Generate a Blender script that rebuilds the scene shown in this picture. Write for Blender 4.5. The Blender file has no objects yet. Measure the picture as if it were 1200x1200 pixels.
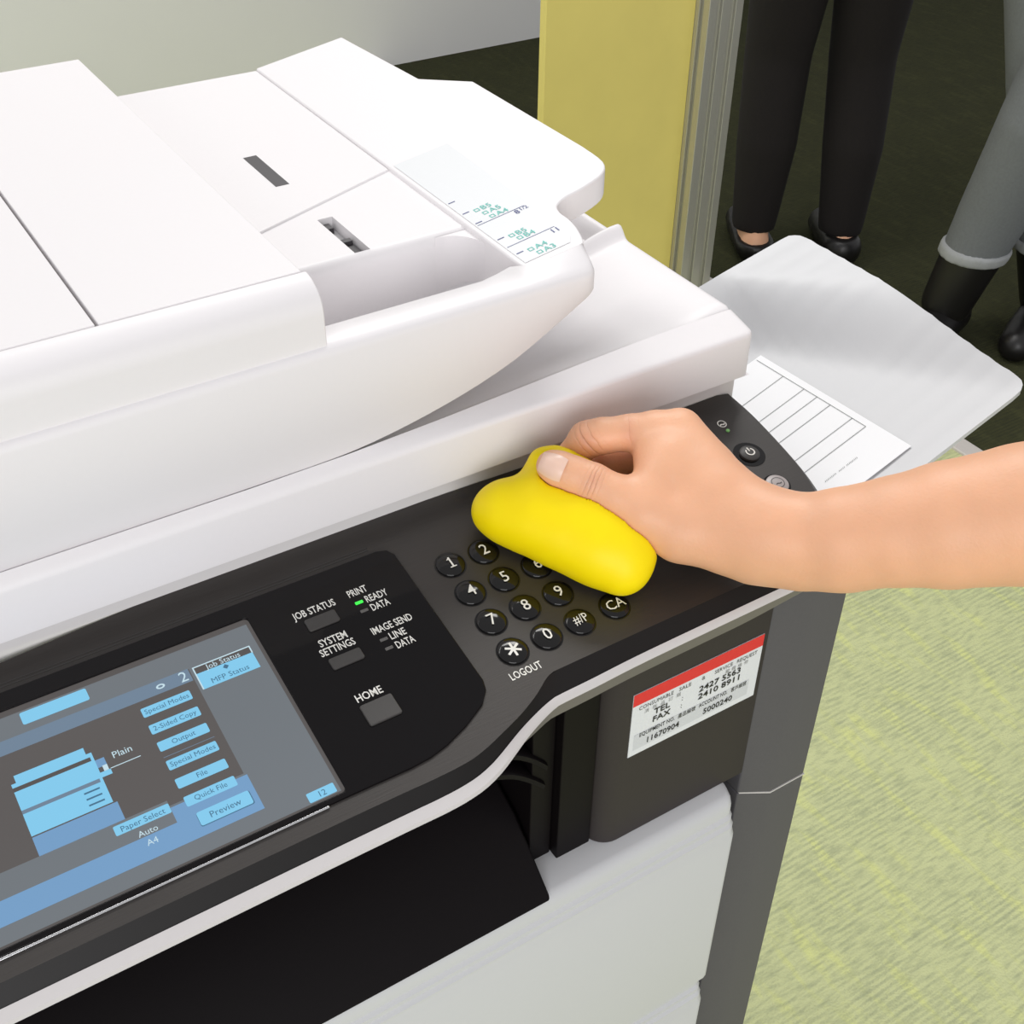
import bpy, math, random
import numpy as np
from mathutils import Matrix, Vector

# ------------------------------------------------------------------ camera, world, lights, exposure
scene = bpy.context.scene
COL = scene.collection
H0 = 0.95                      # height of the copier's key panel above the floor
cam_d = bpy.data.cameras.new('camera')
cam_d.sensor_width = 36.0
cam_d.lens = 1473.07 / 1200.0 * 36.0
cam_d.clip_start = 0.02
cam = bpy.data.objects.new('camera', cam_d)
COL.objects.link(cam)
R_ = ((0.84513, -0.53438, 0.01415), (-0.32180, -0.52971, -0.78476), (0.42685, 0.65867, -0.61963))
mw = Matrix(((R_[0][0], -R_[1][0], -R_[2][0], -0.24834),
             (R_[0][1], -R_[1][1], -R_[2][1], -0.37110),
             (R_[0][2], -R_[1][2], -R_[2][2], 0.41150 + H0),
             (0, 0, 0, 1)))
cam.matrix_world = mw
scene.camera = cam

world = bpy.data.worlds.new('office')
scene.world = world
world.use_nodes = True
bg = world.node_tree.nodes['Background']
bg.inputs[0].default_value = (0.985, 0.985, 1.0, 1)
bg.inputs[1].default_value = 0.52

def area(name, loc, target, size, size_y, power, col=(1, 1, 1)):
    l = bpy.data.lights.new(name, 'AREA')
    l.shape = 'RECTANGLE'; l.size = size; l.size_y = size_y; l.energy = power; l.color = col
    o = bpy.data.objects.new(name, l); COL.objects.link(o)
    o.location = loc
    o.rotation_euler = (Vector(target) - Vector(loc)).to_track_quat('-Z', 'Y').to_euler()
    return o
area('ceiling_lamp_beside_copier', (0.95, 1.40, 2.75), (0.20, 0.05, 1.0), 1.2, 0.6, 25, (1.0, 0.985, 0.96))
area('ceiling_lamp_behind_copier', (-0.4, 1.45, 2.75), (0.0, 0.3, 1.0), 1.2, 0.5, 10, (1.0, 0.985, 0.96))
area('added_front_fill', (-1.3, -2.6, 1.75), (0.1, 0.1, 0.85), 2.2, 1.5, 52, (0.985, 0.985, 1.0))  # unseen fill light added behind the camera to brighten front faces; no known window

scene.view_settings.view_transform = 'Standard'
scene.view_settings.look = 'None'
scene.view_settings.exposure = 0.08
scene.view_settings.gamma = 1.0
scene.view_settings.use_curve_mapping = False

# ------------------------------------------------------------------ materials
def srgb(r, g, b):
    f = lambda c: (c / 255) / 12.92 if c / 255 <= 0.04045 else ((c / 255 + 0.055) / 1.055) ** 2.4
    return (f(r), f(g), f(b), 1.0)

MATS = {}
def mat(name, col, rough=0.5, metal=0.0, noise=0.04, nscale=400.0, bump=0.0, bscale=900.0, emit=None, estr=0.0,
        coat=0.0, sss=0.0, spec=0.5, stretch=None):
    m = bpy.data.materials.new(name); m.use_nodes = True
    nt = m.node_tree; b = nt.nodes['Principled BSDF']
    b.inputs['Roughness'].default_value = rough
    b.inputs['Metallic'].default_value = metal
    b.inputs['Specular IOR Level'].default_value = spec
    b.inputs['Coat Weight'].default_value = coat
    if sss:
        b.inputs['Subsurface Weight'].default_value = sss
        b.inputs['Subsurface Radius'].default_value = (0.006, 0.003, 0.0015)
        b.inputs['Subsurface Scale'].default_value = 1.0
    if emit:
        b.inputs['Emission Color'].default_value = emit
        b.inputs['Emission Strength'].default_value = estr
    tc = nt.nodes.new('ShaderNodeTexCoord')
    src = tc.outputs['Object']
    if stretch:
        mp = nt.nodes.new('ShaderNodeMapping'); mp.inputs['Scale'].default_value = stretch
        nt.links.new(src, mp.inputs['Vector']); src = mp.outputs['Vector']
    n = nt.nodes.new('ShaderNodeTexNoise'); n.inputs['Scale'].default_value = nscale; n.inputs['Detail'].default_value = 3
    nt.links.new(src, n.inputs['Vector'])
    mix = nt.nodes.new('ShaderNodeMix'); mix.data_type = 'RGBA'
    lo = tuple(c * (1 - noise) for c in col[:3]) + (1,); hi = tuple(min(1, c * (1 + noise)) for c in col[:3]) + (1,)
    mix.inputs[6].default_value = lo; mix.inputs[7].default_value = hi
    nt.links.new(n.outputs['Fac'], mix.inputs[0])
    nt.links.new(mix.outputs[2], b.inputs['Base Color'])
    if bump:
        n2 = nt.nodes.new('ShaderNodeTexNoise'); n2.inputs['Scale'].default_value = bscale; n2.inputs['Detail'].default_value = 2
        nt.links.new(src, n2.inputs['Vector'])
        bp = nt.nodes.new('ShaderNodeBump'); bp.inputs['Strength'].default_value = bump; bp.inputs['Distance'].default_value = 0.0004
        nt.links.new(n2.outputs['Fac'], bp.inputs['Height'])
        nt.links.new(bp.outputs['Normal'], b.inputs['Normal'])
    MATS[name] = m
    return m

WHITE = mat('white_plastic', (0.815, 0.79, 0.80, 1), 0.42, noise=0.01, bump=0.06, bscale=1800)
BASEW = mat('warm_white_plastic', (0.70, 0.68, 0.68, 1), 0.45, noise=0.01)
TRAYW = mat('pale_grey_plastic', (0.60, 0.605, 0.62, 1), 0.45, noise=0.012)
BRUSH = mat('brushed_dark_panel', (0.040, 0.035, 0.032, 1), 0.40, metal=0.15, noise=0.16, nscale=700, bump=0.10, bscale=1200, stretch=(0.05, 1.6, 1))
GLOSS = mat('gloss_black', (0.005, 0.004, 0.0045, 1), 0.06, noise=0.05, spec=0.2)
EDGEB = mat('dark_edge', (0.0065, 0.0052, 0.0050, 1), 0.45, noise=0.1, spec=0.3)
KEYB = mat('key_black', (0.006, 0.0055, 0.0055, 1), 0.10, noise=0.05, spec=0.4)
KEYG = mat('key_dark_grey', (0.045, 0.042, 0.040, 1), 0.45, noise=0.08)
KEYP = mat('key_pale', (0.42, 0.38, 0.375, 1), 0.35, noise=0.05)
CHROME = mat('chrome_ring', (0.75, 0.75, 0.76, 1), 0.12, metal=1.0, noise=0.02)
INK = mat('ink_white', (0.86, 0.85, 0.80, 1), 0.5, noise=0.01)
LEDG = mat('led_green', (0.03, 0.45, 0.05, 1), 0.3, emit=(0.05, 1, 0.08, 1), estr=0.7)
LEDO = mat('led_off', (0.11, 0.105, 0.10, 1), 0.35)
LEDS = mat('led_soft_green', (0.20, 0.42, 0.15, 1), 0.3, emit=(0.2, 0.6, 0.15, 1), estr=0.15)
TRIM = mat('silver_trim', (0.60, 0.575, 0.57, 1), 0.35, metal=0.0, noise=0.02)
FASC = mat('fascia_grey', (0.140, 0.124, 0.122, 1), 0.42, noise=0.05)
BODYD = mat('body_charcoal', (0.037, 0.031, 0.030, 1), 0.55, noise=0.08, bump=0.15, spec=0.25)
BODYG = mat('body_slate', (0.094, 0.090, 0.098, 1), 0.5, noise=0.06, bump=0.15, spec=0.3)
INNER = mat('inner_black', (0.013, 0.011, 0.0105, 1), 0.5, noise=0.08)
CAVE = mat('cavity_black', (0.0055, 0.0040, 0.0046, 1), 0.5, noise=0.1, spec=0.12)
SLOT = mat('slot_dark', (0.05, 0.045, 0.05, 1), 0.5)
SLOTG = mat('slot_grey', (0.42, 0.41, 0.42, 1), 0.5)
STICK = mat('size_sticker', (0.735, 0.75, 0.765, 1), 0.4, noise=0.01)
INKB = mat('ink_navy', (0.035, 0.05, 0.22, 1), 0.5)
INKT = mat('ink_teal', (0.10, 0.52, 0.45, 1), 0.5)
LABW = mat('label_white', (0.74, 0.755, 0.79, 1), 0.45, noise=0.01)
LABG = mat('label_grey', (0.62, 0.635, 0.67, 1), 0.45, noise=0.01)
LABR = mat('label_red', (0.72, 0.022, 0.028, 1), 0.4, noise=0.02)
INKK = mat('ink_black', (0.012, 0.012, 0.014, 1), 0.5)
INKF = mat('ink_faint', (0.30, 0.30, 0.31, 1), 0.5)
PAPER = mat('paper', (0.93, 0.935, 0.95, 1), 0.7, noise=0.006)
PLINE = mat('paper_line', (0.22, 0.235, 0.225, 1), 0.7)
def screen(name, c, k=1.0):
    c = srgb(*c)
    return mat(name, (0.02, 0.02, 0.022, 1), 0.30, noise=0.02, emit=c, estr=k, spec=0.2)
S_BG = screen('lcd_grey', (104, 110, 115)); S_DK = screen('lcd_dark', (84, 80, 78)); S_BL = screen('lcd_blue', (124, 194, 228))
S_MB = screen('lcd_mid_blue', (108, 150, 190)); S_HD = screen('lcd_header', (104, 124, 144)); S_WH = screen('lcd_white', (190, 215, 225))
S_TX = screen('lcd_text', (62, 104, 132)); S_BE = screen('lcd_bezel', (78, 74, 72))
SKIN = mat('skin', (0.82, 0.455, 0.285, 1), 0.48, noise=0.10, nscale=45, bump=0.35, bscale=650, sss=0.18)
NAIL = mat('nail', (0.86, 0.57, 0.45, 1), 0.3, noise=0.05, nscale=60, sss=0.1)
GELM = mat('yellow_gel', (1.0, 0.75, 0.001, 1), 0.45, noise=0.04, nscale=90, bump=0.12, bscale=260, sss=0.1, spec=0.25)
YELLOW = mat('yellow_board', (0.90, 0.76, 0.23, 1), 0.6, noise=0.05, nscale=12)
ALU = mat('aluminium', (0.52, 0.51, 0.47, 1), 0.4, metal=0.5, noise=0.05)
ALUD = mat('aluminium_groove', (0.12, 0.12, 0.105, 1), 0.5, metal=0.3)
CLOTHK = mat('black_cloth', (0.010, 0.007, 0.007, 1), 0.9, noise=0.3, nscale=200)
CLOTHG = mat('grey_cloth', (0.16, 0.17, 0.18, 1), 0.9, noise=0.15, nscale=200)
CLOTHH = mat('grey_hem', (0.34, 0.35, 0.36, 1), 0.9, noise=0.1)
SHOEK = mat('black_leather', (0.008, 0.007, 0.007, 1), 0.4)
SHOEW = mat('white_rubber', (0.30, 0.29, 0.29, 1), 0.6)
HAIR = mat('dark_hair', (0.012, 0.009, 0.008, 1), 0.5)
SHIRT = mat('white_shirt', (0.75, 0.75, 0.76, 1), 0.9)
WALLM = mat('white_wall', (0.94, 0.94, 0.94, 1), 0.8, noise=0.01, nscale=8)
STRIP = mat('floor_strip', (0.62, 0.58, 0.55, 1), 0.4)

def carpet(name, base, pale, dark):
    m = bpy.data.materials.new(name); m.use_nodes = True
    nt = m.node_tree; b = nt.nodes['Principled BSDF']; b.inputs['Roughness'].default_value = 0.95
    b.inputs['Specular IOR Level'].default_value = 0.1
    tc = nt.nodes.new('ShaderNodeTexCoord')
    def noise(scale, st, rot, detail=3):
        mp = nt.nodes.new('ShaderNodeMapping'); mp.inputs['Scale'].default_value = st; mp.inputs['Rotation'].default_value = (0, 0, rot)
        nt.links.new(tc.outputs['Object'], mp.inputs['Vector'])
        n = nt.nodes.new('ShaderNodeTexNoise'); n.inputs['Scale'].default_value = scale; n.inputs['Detail'].default_value = detail
        nt.links.new(mp.outputs['Vector'], n.inputs['Vector']); return n
    def ramp(n, a, c):
        r = nt.nodes.new('ShaderNodeMapRange'); r.inputs[1].default_value = a; r.inputs[2].default_value = c
        nt.links.new(n.outputs['Fac'], r.inputs[0]); return r
    def mixc(f, a, c):
        x = nt.nodes.new('ShaderNodeMix'); x.data_type = 'RGBA'
        nt.links.new(f, x.inputs[0])
        for i, v in ((6, a), (7, c)):
            if isinstance(v, tuple): x.inputs[i].default_value = v
            else: nt.links.new(v, x.inputs[i])
        return x.outputs[2]
    # loop rows run along X; pale streaks run across them along Y
    wv = nt.nodes.new('ShaderNodeTexWave'); wv.wave_type = 'BANDS'; wv.bands_direction = 'Y'
    wv.inputs['Scale'].default_value = 40; wv.inputs['Distortion'].default_value = 2.5; wv.inputs['Detail'].default_value = 2
    wv.inputs['Detail Scale'].default_value = 8
    nt.links.new(tc.outputs['Object'], wv.inputs['Vector'])
    patches = ramp(noise(9, (1, 1, 1), 0, 4), 0.38, 0.62)
    mul = nt.nodes.new('ShaderNodeMath'); mul.operation = 'MULTIPLY'
    nt.links.new(ramp(wv, 0.35, 0.95).outputs[0], mul.inputs[0]); nt.links.new(patches.outputs[0], mul.inputs[1])
    m2 = nt.nodes.new('ShaderNodeMath'); m2.operation = 'MULTIPLY'; m2.inputs[1].default_value = 0.5
    nt.links.new(mul.outputs[0], m2.inputs[0])
    fine = ramp(noise(115, (0.32, 1.5, 1), 0, 2), 0.45, 0.72)
    streak = ramp(noise(17, (2.6, 0.55, 1), 0, 3), 0.52, 0.66)
    c = mixc(streak.outputs[0], base, pale)
    c = mixc(m2.outputs[0], c, dark)
    f3 = nt.nodes.new('ShaderNodeMath'); f3.operation = 'MULTIPLY'; f3.inputs[1].default_value = 0.62
    nt.links.new(fine.outputs[0], f3.inputs[0])
    c = mixc(f3.outputs[0], c, dark)
    nt.links.new(c, b.inputs['Base Color'])
    bp = nt.nodes.new('ShaderNodeBump'); bp.inputs['Strength'].default_value = 0.6; bp.inputs['Distance'].default_value = 0.004
    nt.links.new(noise(320, (1, 1, 1), 0, 2).outputs['Fac'], bp.inputs['Height']); nt.links.new(bp.outputs['Normal'], b.inputs['Normal'])
    return m
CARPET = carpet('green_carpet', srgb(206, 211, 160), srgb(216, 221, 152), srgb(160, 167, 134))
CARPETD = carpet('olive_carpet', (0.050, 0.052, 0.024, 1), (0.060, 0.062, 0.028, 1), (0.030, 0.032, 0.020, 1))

# ------------------------------------------------------------------ mesh helpers
class MB:
    """collects faces; every add carries a material slot"""
    def __init__(self): self.v = []; self.f = []; self.m = []
    def add(self, verts, faces, mi=0):
        o = len(self.v); self.v += [tuple(p) for p in verts]
        self.f += [tuple(i + o for i in f) for f in faces]; self.m += [mi] * len(faces); return self
    def box(self, x0, x1, y0, y1, z0, z1, mi=0):
        v = [(x, y, z) for z in (z0, z1) for y in (y0, y1) for x in (x0, x1)]
        return self.add(v, [(0, 2, 3, 1), (4, 5, 7, 6), (0, 1, 5, 4), (2, 6, 7, 3), (0, 4, 6, 2), (1, 3, 7, 5)], mi)
    def prism(self, pts, a0, a1, axis='Z', mi=0, top=None):
        """pts counter-clockwise seen from +axis; axis Z: (x,y), X: (y,z), Y: (x,z)"""
        n = len(pts)
        mk = {'Z': lambda p, a: (p[0], p[1], a), 'X': lambda p, a: (a, p[0], p[1]), 'Y': lambda p, a: (p[0], a, p[1])}[axis]
        v = [mk(p, a0) for p in pts] + [mk(p, a1) for p in (top or pts)]
        f = [tuple(range(n))[::-1], tuple(range(n, 2 * n))] + [(i, (i + 1) % n, n + (i + 1) % n, n + i) for i in range(n)]
        if axis == 'Y': f = [q[::-1] for q in f]
        return self.add(v, f, mi)
    def rect(self, u0, u1, v0, v1, h, mi=0):
        return self.add([(u0, v0, h), (u1, v0, h), (u1, v1, h), (u0, v1, h)], [(0, 1, 2, 3)], mi)
    def loft(self, secs, mi=0, closed=True, caps=True):
        n = len(secs[0]); v = [p for s in secs for p in s]; f = []
        for k in range(len(secs) - 1):
            for i in range(n if closed else n - 1):
                j = (i + 1) % n
                f.append((k * n + i, k * n + j, (k + 1) * n + j, (k + 1) * n + i))
        if caps: f += [tuple(range(n))[::-1], tuple(range((len(secs) - 1) * n, len(secs) * n))]
        return self.add(v, f, mi)
    def text(self, s, size, x, y, h=0.0, mi=0, align='L', fn=None, sx=1.0, bold=0.0, shear=0.0):
        tv, tf = text_geo(s, bold)
        if not tv: return self
        w = max(p[0] for p in tv) * size * sx
        ox = x - (w / 2 if align == 'C' else w if align == 'R' else 0)
        out = []
        for a, b in tv:
            px, py = ox + a * size * sx, y + b * size
            out.append(fn(px, py) if fn else (px, py, h))
        return self.add(out, tf, mi)
    def build(self, name, mats, parent=None, loc=(0, 0, 0), rot=(0, 0, 0), bevel=0.0, seg=3, smooth=35, fix=True):
        me = bpy.data.meshes.new(name); me.from_pydata(self.v, [], self.f)
        for m in (mats if isinstance(mats, (list, tuple)) else [mats]): me.materials.append(m)
        me.polygons.foreach_set('material_index', self.m)
        me.validate()
        if fix:
            import bmesh
            b = bmesh.new(); b.from_mesh(me); bmesh.ops.remove_doubles(b, verts=b.verts, dist=1e-6)
            bmesh.ops.recalc_face_normals(b, faces=b.faces); b.to_mesh(me); b.free()
        me.polygons.foreach_set('use_smooth', [True] * len(me.polygons))
        me.set_sharp_from_angle(angle=math.radians(smooth))
        me.update()
        o = bpy.data.objects.new(name, me); COL.objects.link(o)
        o.location = loc; o.rotation_euler = rot
        if parent: o.parent = parent
        if bevel:
            md = o.modifiers.new('bevel', 'BEVEL'); md.width = bevel; md.segments = seg; md.limit_method = 'ANGLE'
            md.angle_limit = math.radians(32); md.harden_normals = True
        return o

_TXT = {}
def text_geo(s, bold=0.0):
    k = (s, bold)
    if k not in _TXT:
        c = bpy.data.curves.new('txt', 'FONT'); c.body = s; c.size = 1.0; c.resolution_u = 2; c.offset = bold
        o = bpy.data.objects.new('txt', c); me = o.to_mesh()
        _TXT[k] = ([(p.co.x, p.co.y) for p in me.vertices], [tuple(p.vertices) for p in me.polygons])
        o.to_mesh_clear(); bpy.data.objects.remove(o); bpy.data.curves.remove(c)
    return _TXT[k]

def empty(name, loc=(0, 0, 0)):
    o = bpy.data.objects.new(name, None); COL.objects.link(o); o.location = loc; o.empty_display_size = 0.05; return o
def tag(o, label, cat=None, group=None, kind=None):
    if label: o['label'] = label
    if cat: o['category'] = cat
    if group: o['group'] = group
    if kind: o['kind'] = kind
    return o
def rrect(x0, x1, y0, y1, r, n=5):
    out = []
    for cx, cy, a in ((x1 - r, y1 - r, 0), (x0 + r, y1 - r, 90), (x0 + r, y0 + r, 180), (x1 - r, y0 + r, 270)):
        for i in range(n + 1):
            t = math.radians(a + 90 * i / n); out.append((cx + r * math.cos(t), cy + r * math.sin(t)))
    return out
def smooth_path(pts, n=4, closed=False):
    """Catmull-Rom through pts"""
    out = []; m = len(pts)
    rng = range(m) if closed else range(m - 1)
    for i in rng:
        p0 = pts[(i - 1) % m] if closed or i > 0 else pts[0]
        p1, p2 = pts[i], pts[(i + 1) % m]
        p3 = pts[(i + 2) % m] if closed or i + 2 < m else pts[-1]
        for k in range(n):
            t = k / n
            out.append(tuple(0.5 * (2 * b + (c - a) * t + (2 * a - 5 * b + 4 * c - d) * t * t + (3 * b - a - 3 * c + d) * t ** 3)
                             for a, b, c, d in zip(p0, p1, p2, p3)))
    if not closed: out.append(tuple(pts[-1]))
    return out
def sstep(a, b, x):
    t = min(1, max(0, (x - a) / (b - a))); return t * t * (3 - 2 * t)

# distance-field bodies -> one continuous surface (surface nets)
def sd_cone(P, a, b, r1, r2):
    a = np.array(a); b = np.array(b); ba = b - a; l2 = ba @ ba; rr = r1 - r2; a2 = l2 - rr * rr; il2 = 1.0 / l2
    pa = P - a; y = pa @ ba; z = y - l2
    q = pa * l2 - y[:, None] * ba; x2 = np.einsum('ij,ij->i', q, q); y2 = y * y * l2; z2 = z * z * l2
    k = np.sign(rr) * rr * rr * x2
    d = (np.sqrt(x2 * a2 * il2) + y * rr) * il2 - r1
    c1 = np.sign(z) * a2 * z2 > k; d = np.where(c1, np.sqrt(x2 + z2) * il2 - r2, d)
    c2 = (~c1) & (np.sign(y) * a2 * y2 < k); return np.where(c2, np.sqrt(x2 + y2) * il2 - r1, d)
def sd_chain(P, pts, k=0.002):
    d = None
    for p, q in zip(pts[:-1], pts[1:]):
        e = sd_cone(P, p[:3], q[:3], p[3], q[3]); d = e if d is None else smin(d, e, k)
    return d
def sd_ellipsoid(P, c, r):
    q = (P - np.array(c)) / np.array(r); k0 = np.sqrt((q * q).sum(1)); q2 = (P - np.array(c)) / (np.array(r) ** 2)
    k1 = np.sqrt((q2 * q2).sum(1)); return k0 * (k0 - 1) / np.maximum(k1, 1e-9)
def smin(a, b, k):
    h = np.clip(0.5 + 0.5 * (b - a) / k, 0, 1); return b * (1 - h) + a * h - k * h * (1 - h)
def surface(fn, lo, hi, vox):
    lo = np.array(lo); n = np.ceil((np.array(hi) - lo) / vox).astype(int) + 1
    ax = [lo[i] + vox * np.arange(n[i]) for i in range(3)]
    K = 8                                   # evaluate only the blocks the surface can pass through
    nb = -(-n // K); F = np.empty(nb * K)
    bc = np.stack(np.meshgrid(*[lo[i] + vox * (K * np.arange(nb[i]) + (K - 1) / 2) for i in range(3)], indexing='ij'), -1).reshape(-1, 3)
    bd = fn(bc); near = np.abs(bd) < vox * K * 0.9 + 0.0025
    bi = np.stack(np.unravel_index(np.arange(len(bd)), nb), -1)
    Fb = np.repeat(bd[:, None], K ** 3, 1)
    loc = np.stack(np.meshgrid(*[np.arange(K)] * 3, indexing='ij'), -1).reshape(-1, 3)
    idn = np.nonzero(near)[0]
    for i in range(0, len(idn), 400):
        j = idn[i:i + 400]
        g = lo + vox * (bi[j][:, None, :] * K + loc[None]).reshape(-1, 3)
        Fb[j] = fn(g).reshape(len(j), -1)
    F = Fb.reshape(nb[0], nb[1], nb[2], K, K, K).transpose(0, 3, 1, 4, 2, 5).reshape(nb * K)[:n[0], :n[1], :n[2]]
    ins = F < 0
    cs = n - 1
    corners = [(i, j, k) for i in (0, 1) for j in (0, 1) for k in (0, 1)]
    def sl(o): return tuple(slice(o[i], o[i] + cs[i]) for i in range(3))
    al = np.ones(cs, bool); an = np.zeros(cs, bool)
    for c in corners: al &= ins[sl(c)]; an |= ins[sl(c)]
    act = an & ~al
    base = np.stack(np.nonzero(act), -1); m = len(base)
    idx = -np.ones(cs, np.int32); idx[act] = np.arange(m)
    val = {c: F[base[:, 0] + c[0], base[:, 1] + c[1], base[:, 2] + c[2]] for c in corners}
    acc = np.zeros((m, 3)); cnt = np.zeros(m)
    for c in corners:
        for axn in range(3):
            if c[axn]: continue
            d = list(c); d[axn] = 1
            A, B = val[c], val[tuple(d)]; x = (A < 0) != (B < 0)
            t = np.where(x, A / np.where(x, A - B, 1), 0)
            p = np.tile(np.array(c, float), (m, 1)); p[:, axn] += t
            acc += p * x[:, None]; cnt += x
    V = lo + vox * (base + acc / cnt[:, None])
    Fc = []
    for axn in range(3):
        b, c = [q for q in range(3) if q != axn]
        s0 = [slice(1, -1)] * 3; s0[axn] = slice(0, -1); s1 = [slice(1, -1)] * 3; s1[axn] = slice(1, None)
        a0, a1 = ins[tuple(s0)], ins[tuple(s1)]
        x = np.nonzero(a0 != a1); flip = a0[x]
        e = [x[0].copy(), x[1].copy(), x[2].copy()]
        for q in (b, c): e[q] = e[q] + 1
        def at(db, dc):
            z = [e[0].copy(), e[1].copy(), e[2].copy()]; z[b] = z[b] - db; z[c] = z[c] - dc; return idx[z[0], z[1], z[2]]
        quad = np.stack([at(1, 1), at(0, 1), at(0, 0), at(1, 0)], -1)
        if axn == 1: flip = ~flip
        quad = np.where(flip[:, None], quad, quad[:, ::-1]); Fc.append(quad)
    Fc = np.concatenate(Fc); return V, Fc
def sd_object(name, fn, lo, hi, vox, mats, parent=None, matfn=None, relax=2):
    V, Fc = surface(fn, lo, hi, vox)
    me = bpy.data.meshes.new(name); me.from_pydata(V.tolist(), [], Fc.tolist())
    for m in (mats if isinstance(mats, (list, tuple)) else [mats]): me.materials.append(m)
    me.polygons.foreach_set('use_smooth', [True] * len(me.polygons)); me.update()
    o = bpy.data.objects.new(name, me); COL.objects.link(o)
    if parent:
        o.parent = parent; o.matrix_parent_inverse = Matrix.Translation(-Vector(parent.location))
    if relax:
        md = o.modifiers.new('smooth', 'SMOOTH'); md.iterations = relax; md.factor = 0.5
    return o

# ------------------------------------------------------------------ the room
def struct(mb, name, m, label, cat, **k):
    o = mb.build(name, m, **k); o['kind'] = 'structure'; tag(o, label, cat); return o
struct(MB().box(-3.0, 1.50, -2.5, 3.2, -0.05, 0.0), 'floor', CARPET, 'bright green woven carpet around the copier', 'floor')
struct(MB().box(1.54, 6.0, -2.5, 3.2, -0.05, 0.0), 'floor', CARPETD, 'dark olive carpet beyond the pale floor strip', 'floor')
struct(MB().box(1.50, 1.54, -2.5, 3.2, -0.05, 0.006), 'trim_1', STRIP, 'pale strip dividing the green and olive carpets', 'trim', bevel=0.003)
struct(MB().box(-3.0, 6.0, 3.2, 3.3, -0.05, 2.9), 'wall_back', WALLM, 'plain white wall behind the yellow partition', 'wall')

# yellow partition with aluminium post
part = empty('partition', (1.42, 1.53, 0)); tag(part, 'yellow board partition held by a grooved aluminium post', 'partition')
def rel(o, p): o.parent = p; o.matrix_parent_inverse = Matrix.Translation(-Vector(p.location)); return o
rel(MB().box(1.04, 1.385, 1.535, 1.555, 0.02, 1.15).build('board', YELLOW, bevel=0.002), part)
rel(MB().box(1.04, 1.385, 1.528, 1.562, 1.15, 1.185).build('top_rail', ALU, bevel=0.002), part)
g = 0.008
prof = []
def side(p, d, nrm, w):
    """one face of the post with two grooves"""
    out = [p]
    for s in (0.30, 0.70):
        for ds, dn in ((-0.07, 0), (-0.07, g), (0.07, g), (0.07, 0)):
            out.append((p[0] + d[0] * w * (s + ds) - nrm[0] * dn, p[1] + d[1] * w * (s + ds) - nrm[1] * dn))
    return out
x0, x1, y0, y1 = 1.385, 1.470, 1.495, 1.575
prof = side((x0, y0), (1, 0), (0, -1), x1 - x0) + side((x1, y0), (0, 1), (1, 0), y1 - y0) + side((x1, y1), (-1, 0), (0, 1), x1 - x0) + side((x0, y1), (0, -1), (-1, 0), y1 - y0)
rel(MB().prism(prof, 0.012, 1.25).build('post', ALU, bevel=0.0015, seg=2), part)
rel(MB().box(x0 - 0.03, x1 + 0.02, y0 - 0.02, y1 + 0.02, 0.0, 0.012).build('foot_plate', ALU, bevel=0.003), part)

# ------------------------------------------------------------------ copier
YO = 0.25
cop = empty('copier', (0, YO, 0))
tag(cop, 'large white and black office copier with document feeder and tilted key panel', 'copier')
L = (0, -YO, H0)
TILT = 0.18512522
def cpart(mb, name, m, **k): return mb.build(name, m, parent=cop, loc=L, **k)

# --- control panel: local u (along machine), v (towards the back), h (out of the panel)
outer = [(-0.34, 0.070), (-0.25, 0.0765), (-0.19, 0.0812), (-0.127, 0.0852), (-0.03, 0.0835), (0.054, 0.0813), (0.184, 0.0822), (0.1945, 0.0815)]
right = [(0.1972, 0.0785), (0.1985, 0.060), (0.1978, 0.036), (0.1955, 0.012), (0.1905, -0.008), (0.181, -0.026), (0.168, -0.0385), (0.156, -0.0435)]
inner_front = [(0.150, -0.0372), (0.059, -0.0372), (0.000, -0.0376), (-0.0085, -0.0380), (-0.0135, -0.0400), (-0.0210, -0.0447), (-0.0326, -0.0503), (-0.0470, -0.0555), (-0.0567, -0.0586), (-0.0667, -0.0606), (-0.0850, -0.0612), (-0.125, -0.0608), (-0.34, -0.0606)]
HD = -0.006
path = [(0.156, -0.0440), (0.137, -0.0448), (0.045, -0.0455), (0.010, -0.0466), (-0.0080, -0.0470), (-0.0130, -0.0474), (-0.0218, -0.0498), (-0.0351, -0.0547), (-0.0516, -0.0622), (-0.0600, -0.0652), (-0.0686, -0.0670), (-0.0840, -0.0679), (-0.1245, -0.0677), (-0.34, -0.0675)]
fpath = smooth_path(path, 5)
right_s = smooth_path(right, 4)
top_in = smooth_path([(0.1915, 0.0805), (0.1930, 0.060), (0.1922, 0.036), (0.1900, 0.012), (0.185, -0.006), (0.176, -0.021), (0.164, -0.032), (0.150, -0.0362)], 4)
top_out = outer[:-1] + top_in[:-1] + smooth_path(inner_front, 4)
pan = MB()
pan.add([(u, v, 0) for u, v in top_out], [tuple(range(len(top_out)))[::-1]], 0)
# rolled edge from the flat top down to the trim line
tin = top_in[:-1] + smooth_path(inner_front, 4)
rim = right_s[:-1] + fpath
def resample(pts, n):
    pts = [np.array(p, float) for p in pts]; d = [0]
    for a, b in zip(pts[:-1], pts[1:]): d.append(d[-1] + np.linalg.norm(b - a))
    out = []
    for t in np.linspace(0, d[-1], n):
        i = min(len(pts) - 2, max(0, int(np.searchsorted(d, t)) - 1)); s = (t - d[i]) / max(1e-9, d[i + 1] - d[i])
        out.append(pts[i] + (pts[i + 1] - pts[i]) * s)
    return out
def nearest(pts, q):
    """point of a polyline closest to q"""
    best = None
    for a, b in zip(pts[:-1], pts[1:]):
        a = np.array(a); b = np.array(b); ab = b - a; t = np.clip(((q - a) @ ab) / max(1e-12, ab @ ab), 0, 1); p = a + ab * t
        d = np.linalg.norm(q - p)
        if best is None or d < best[0]: best = (d, p)
    return best[1]
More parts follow.
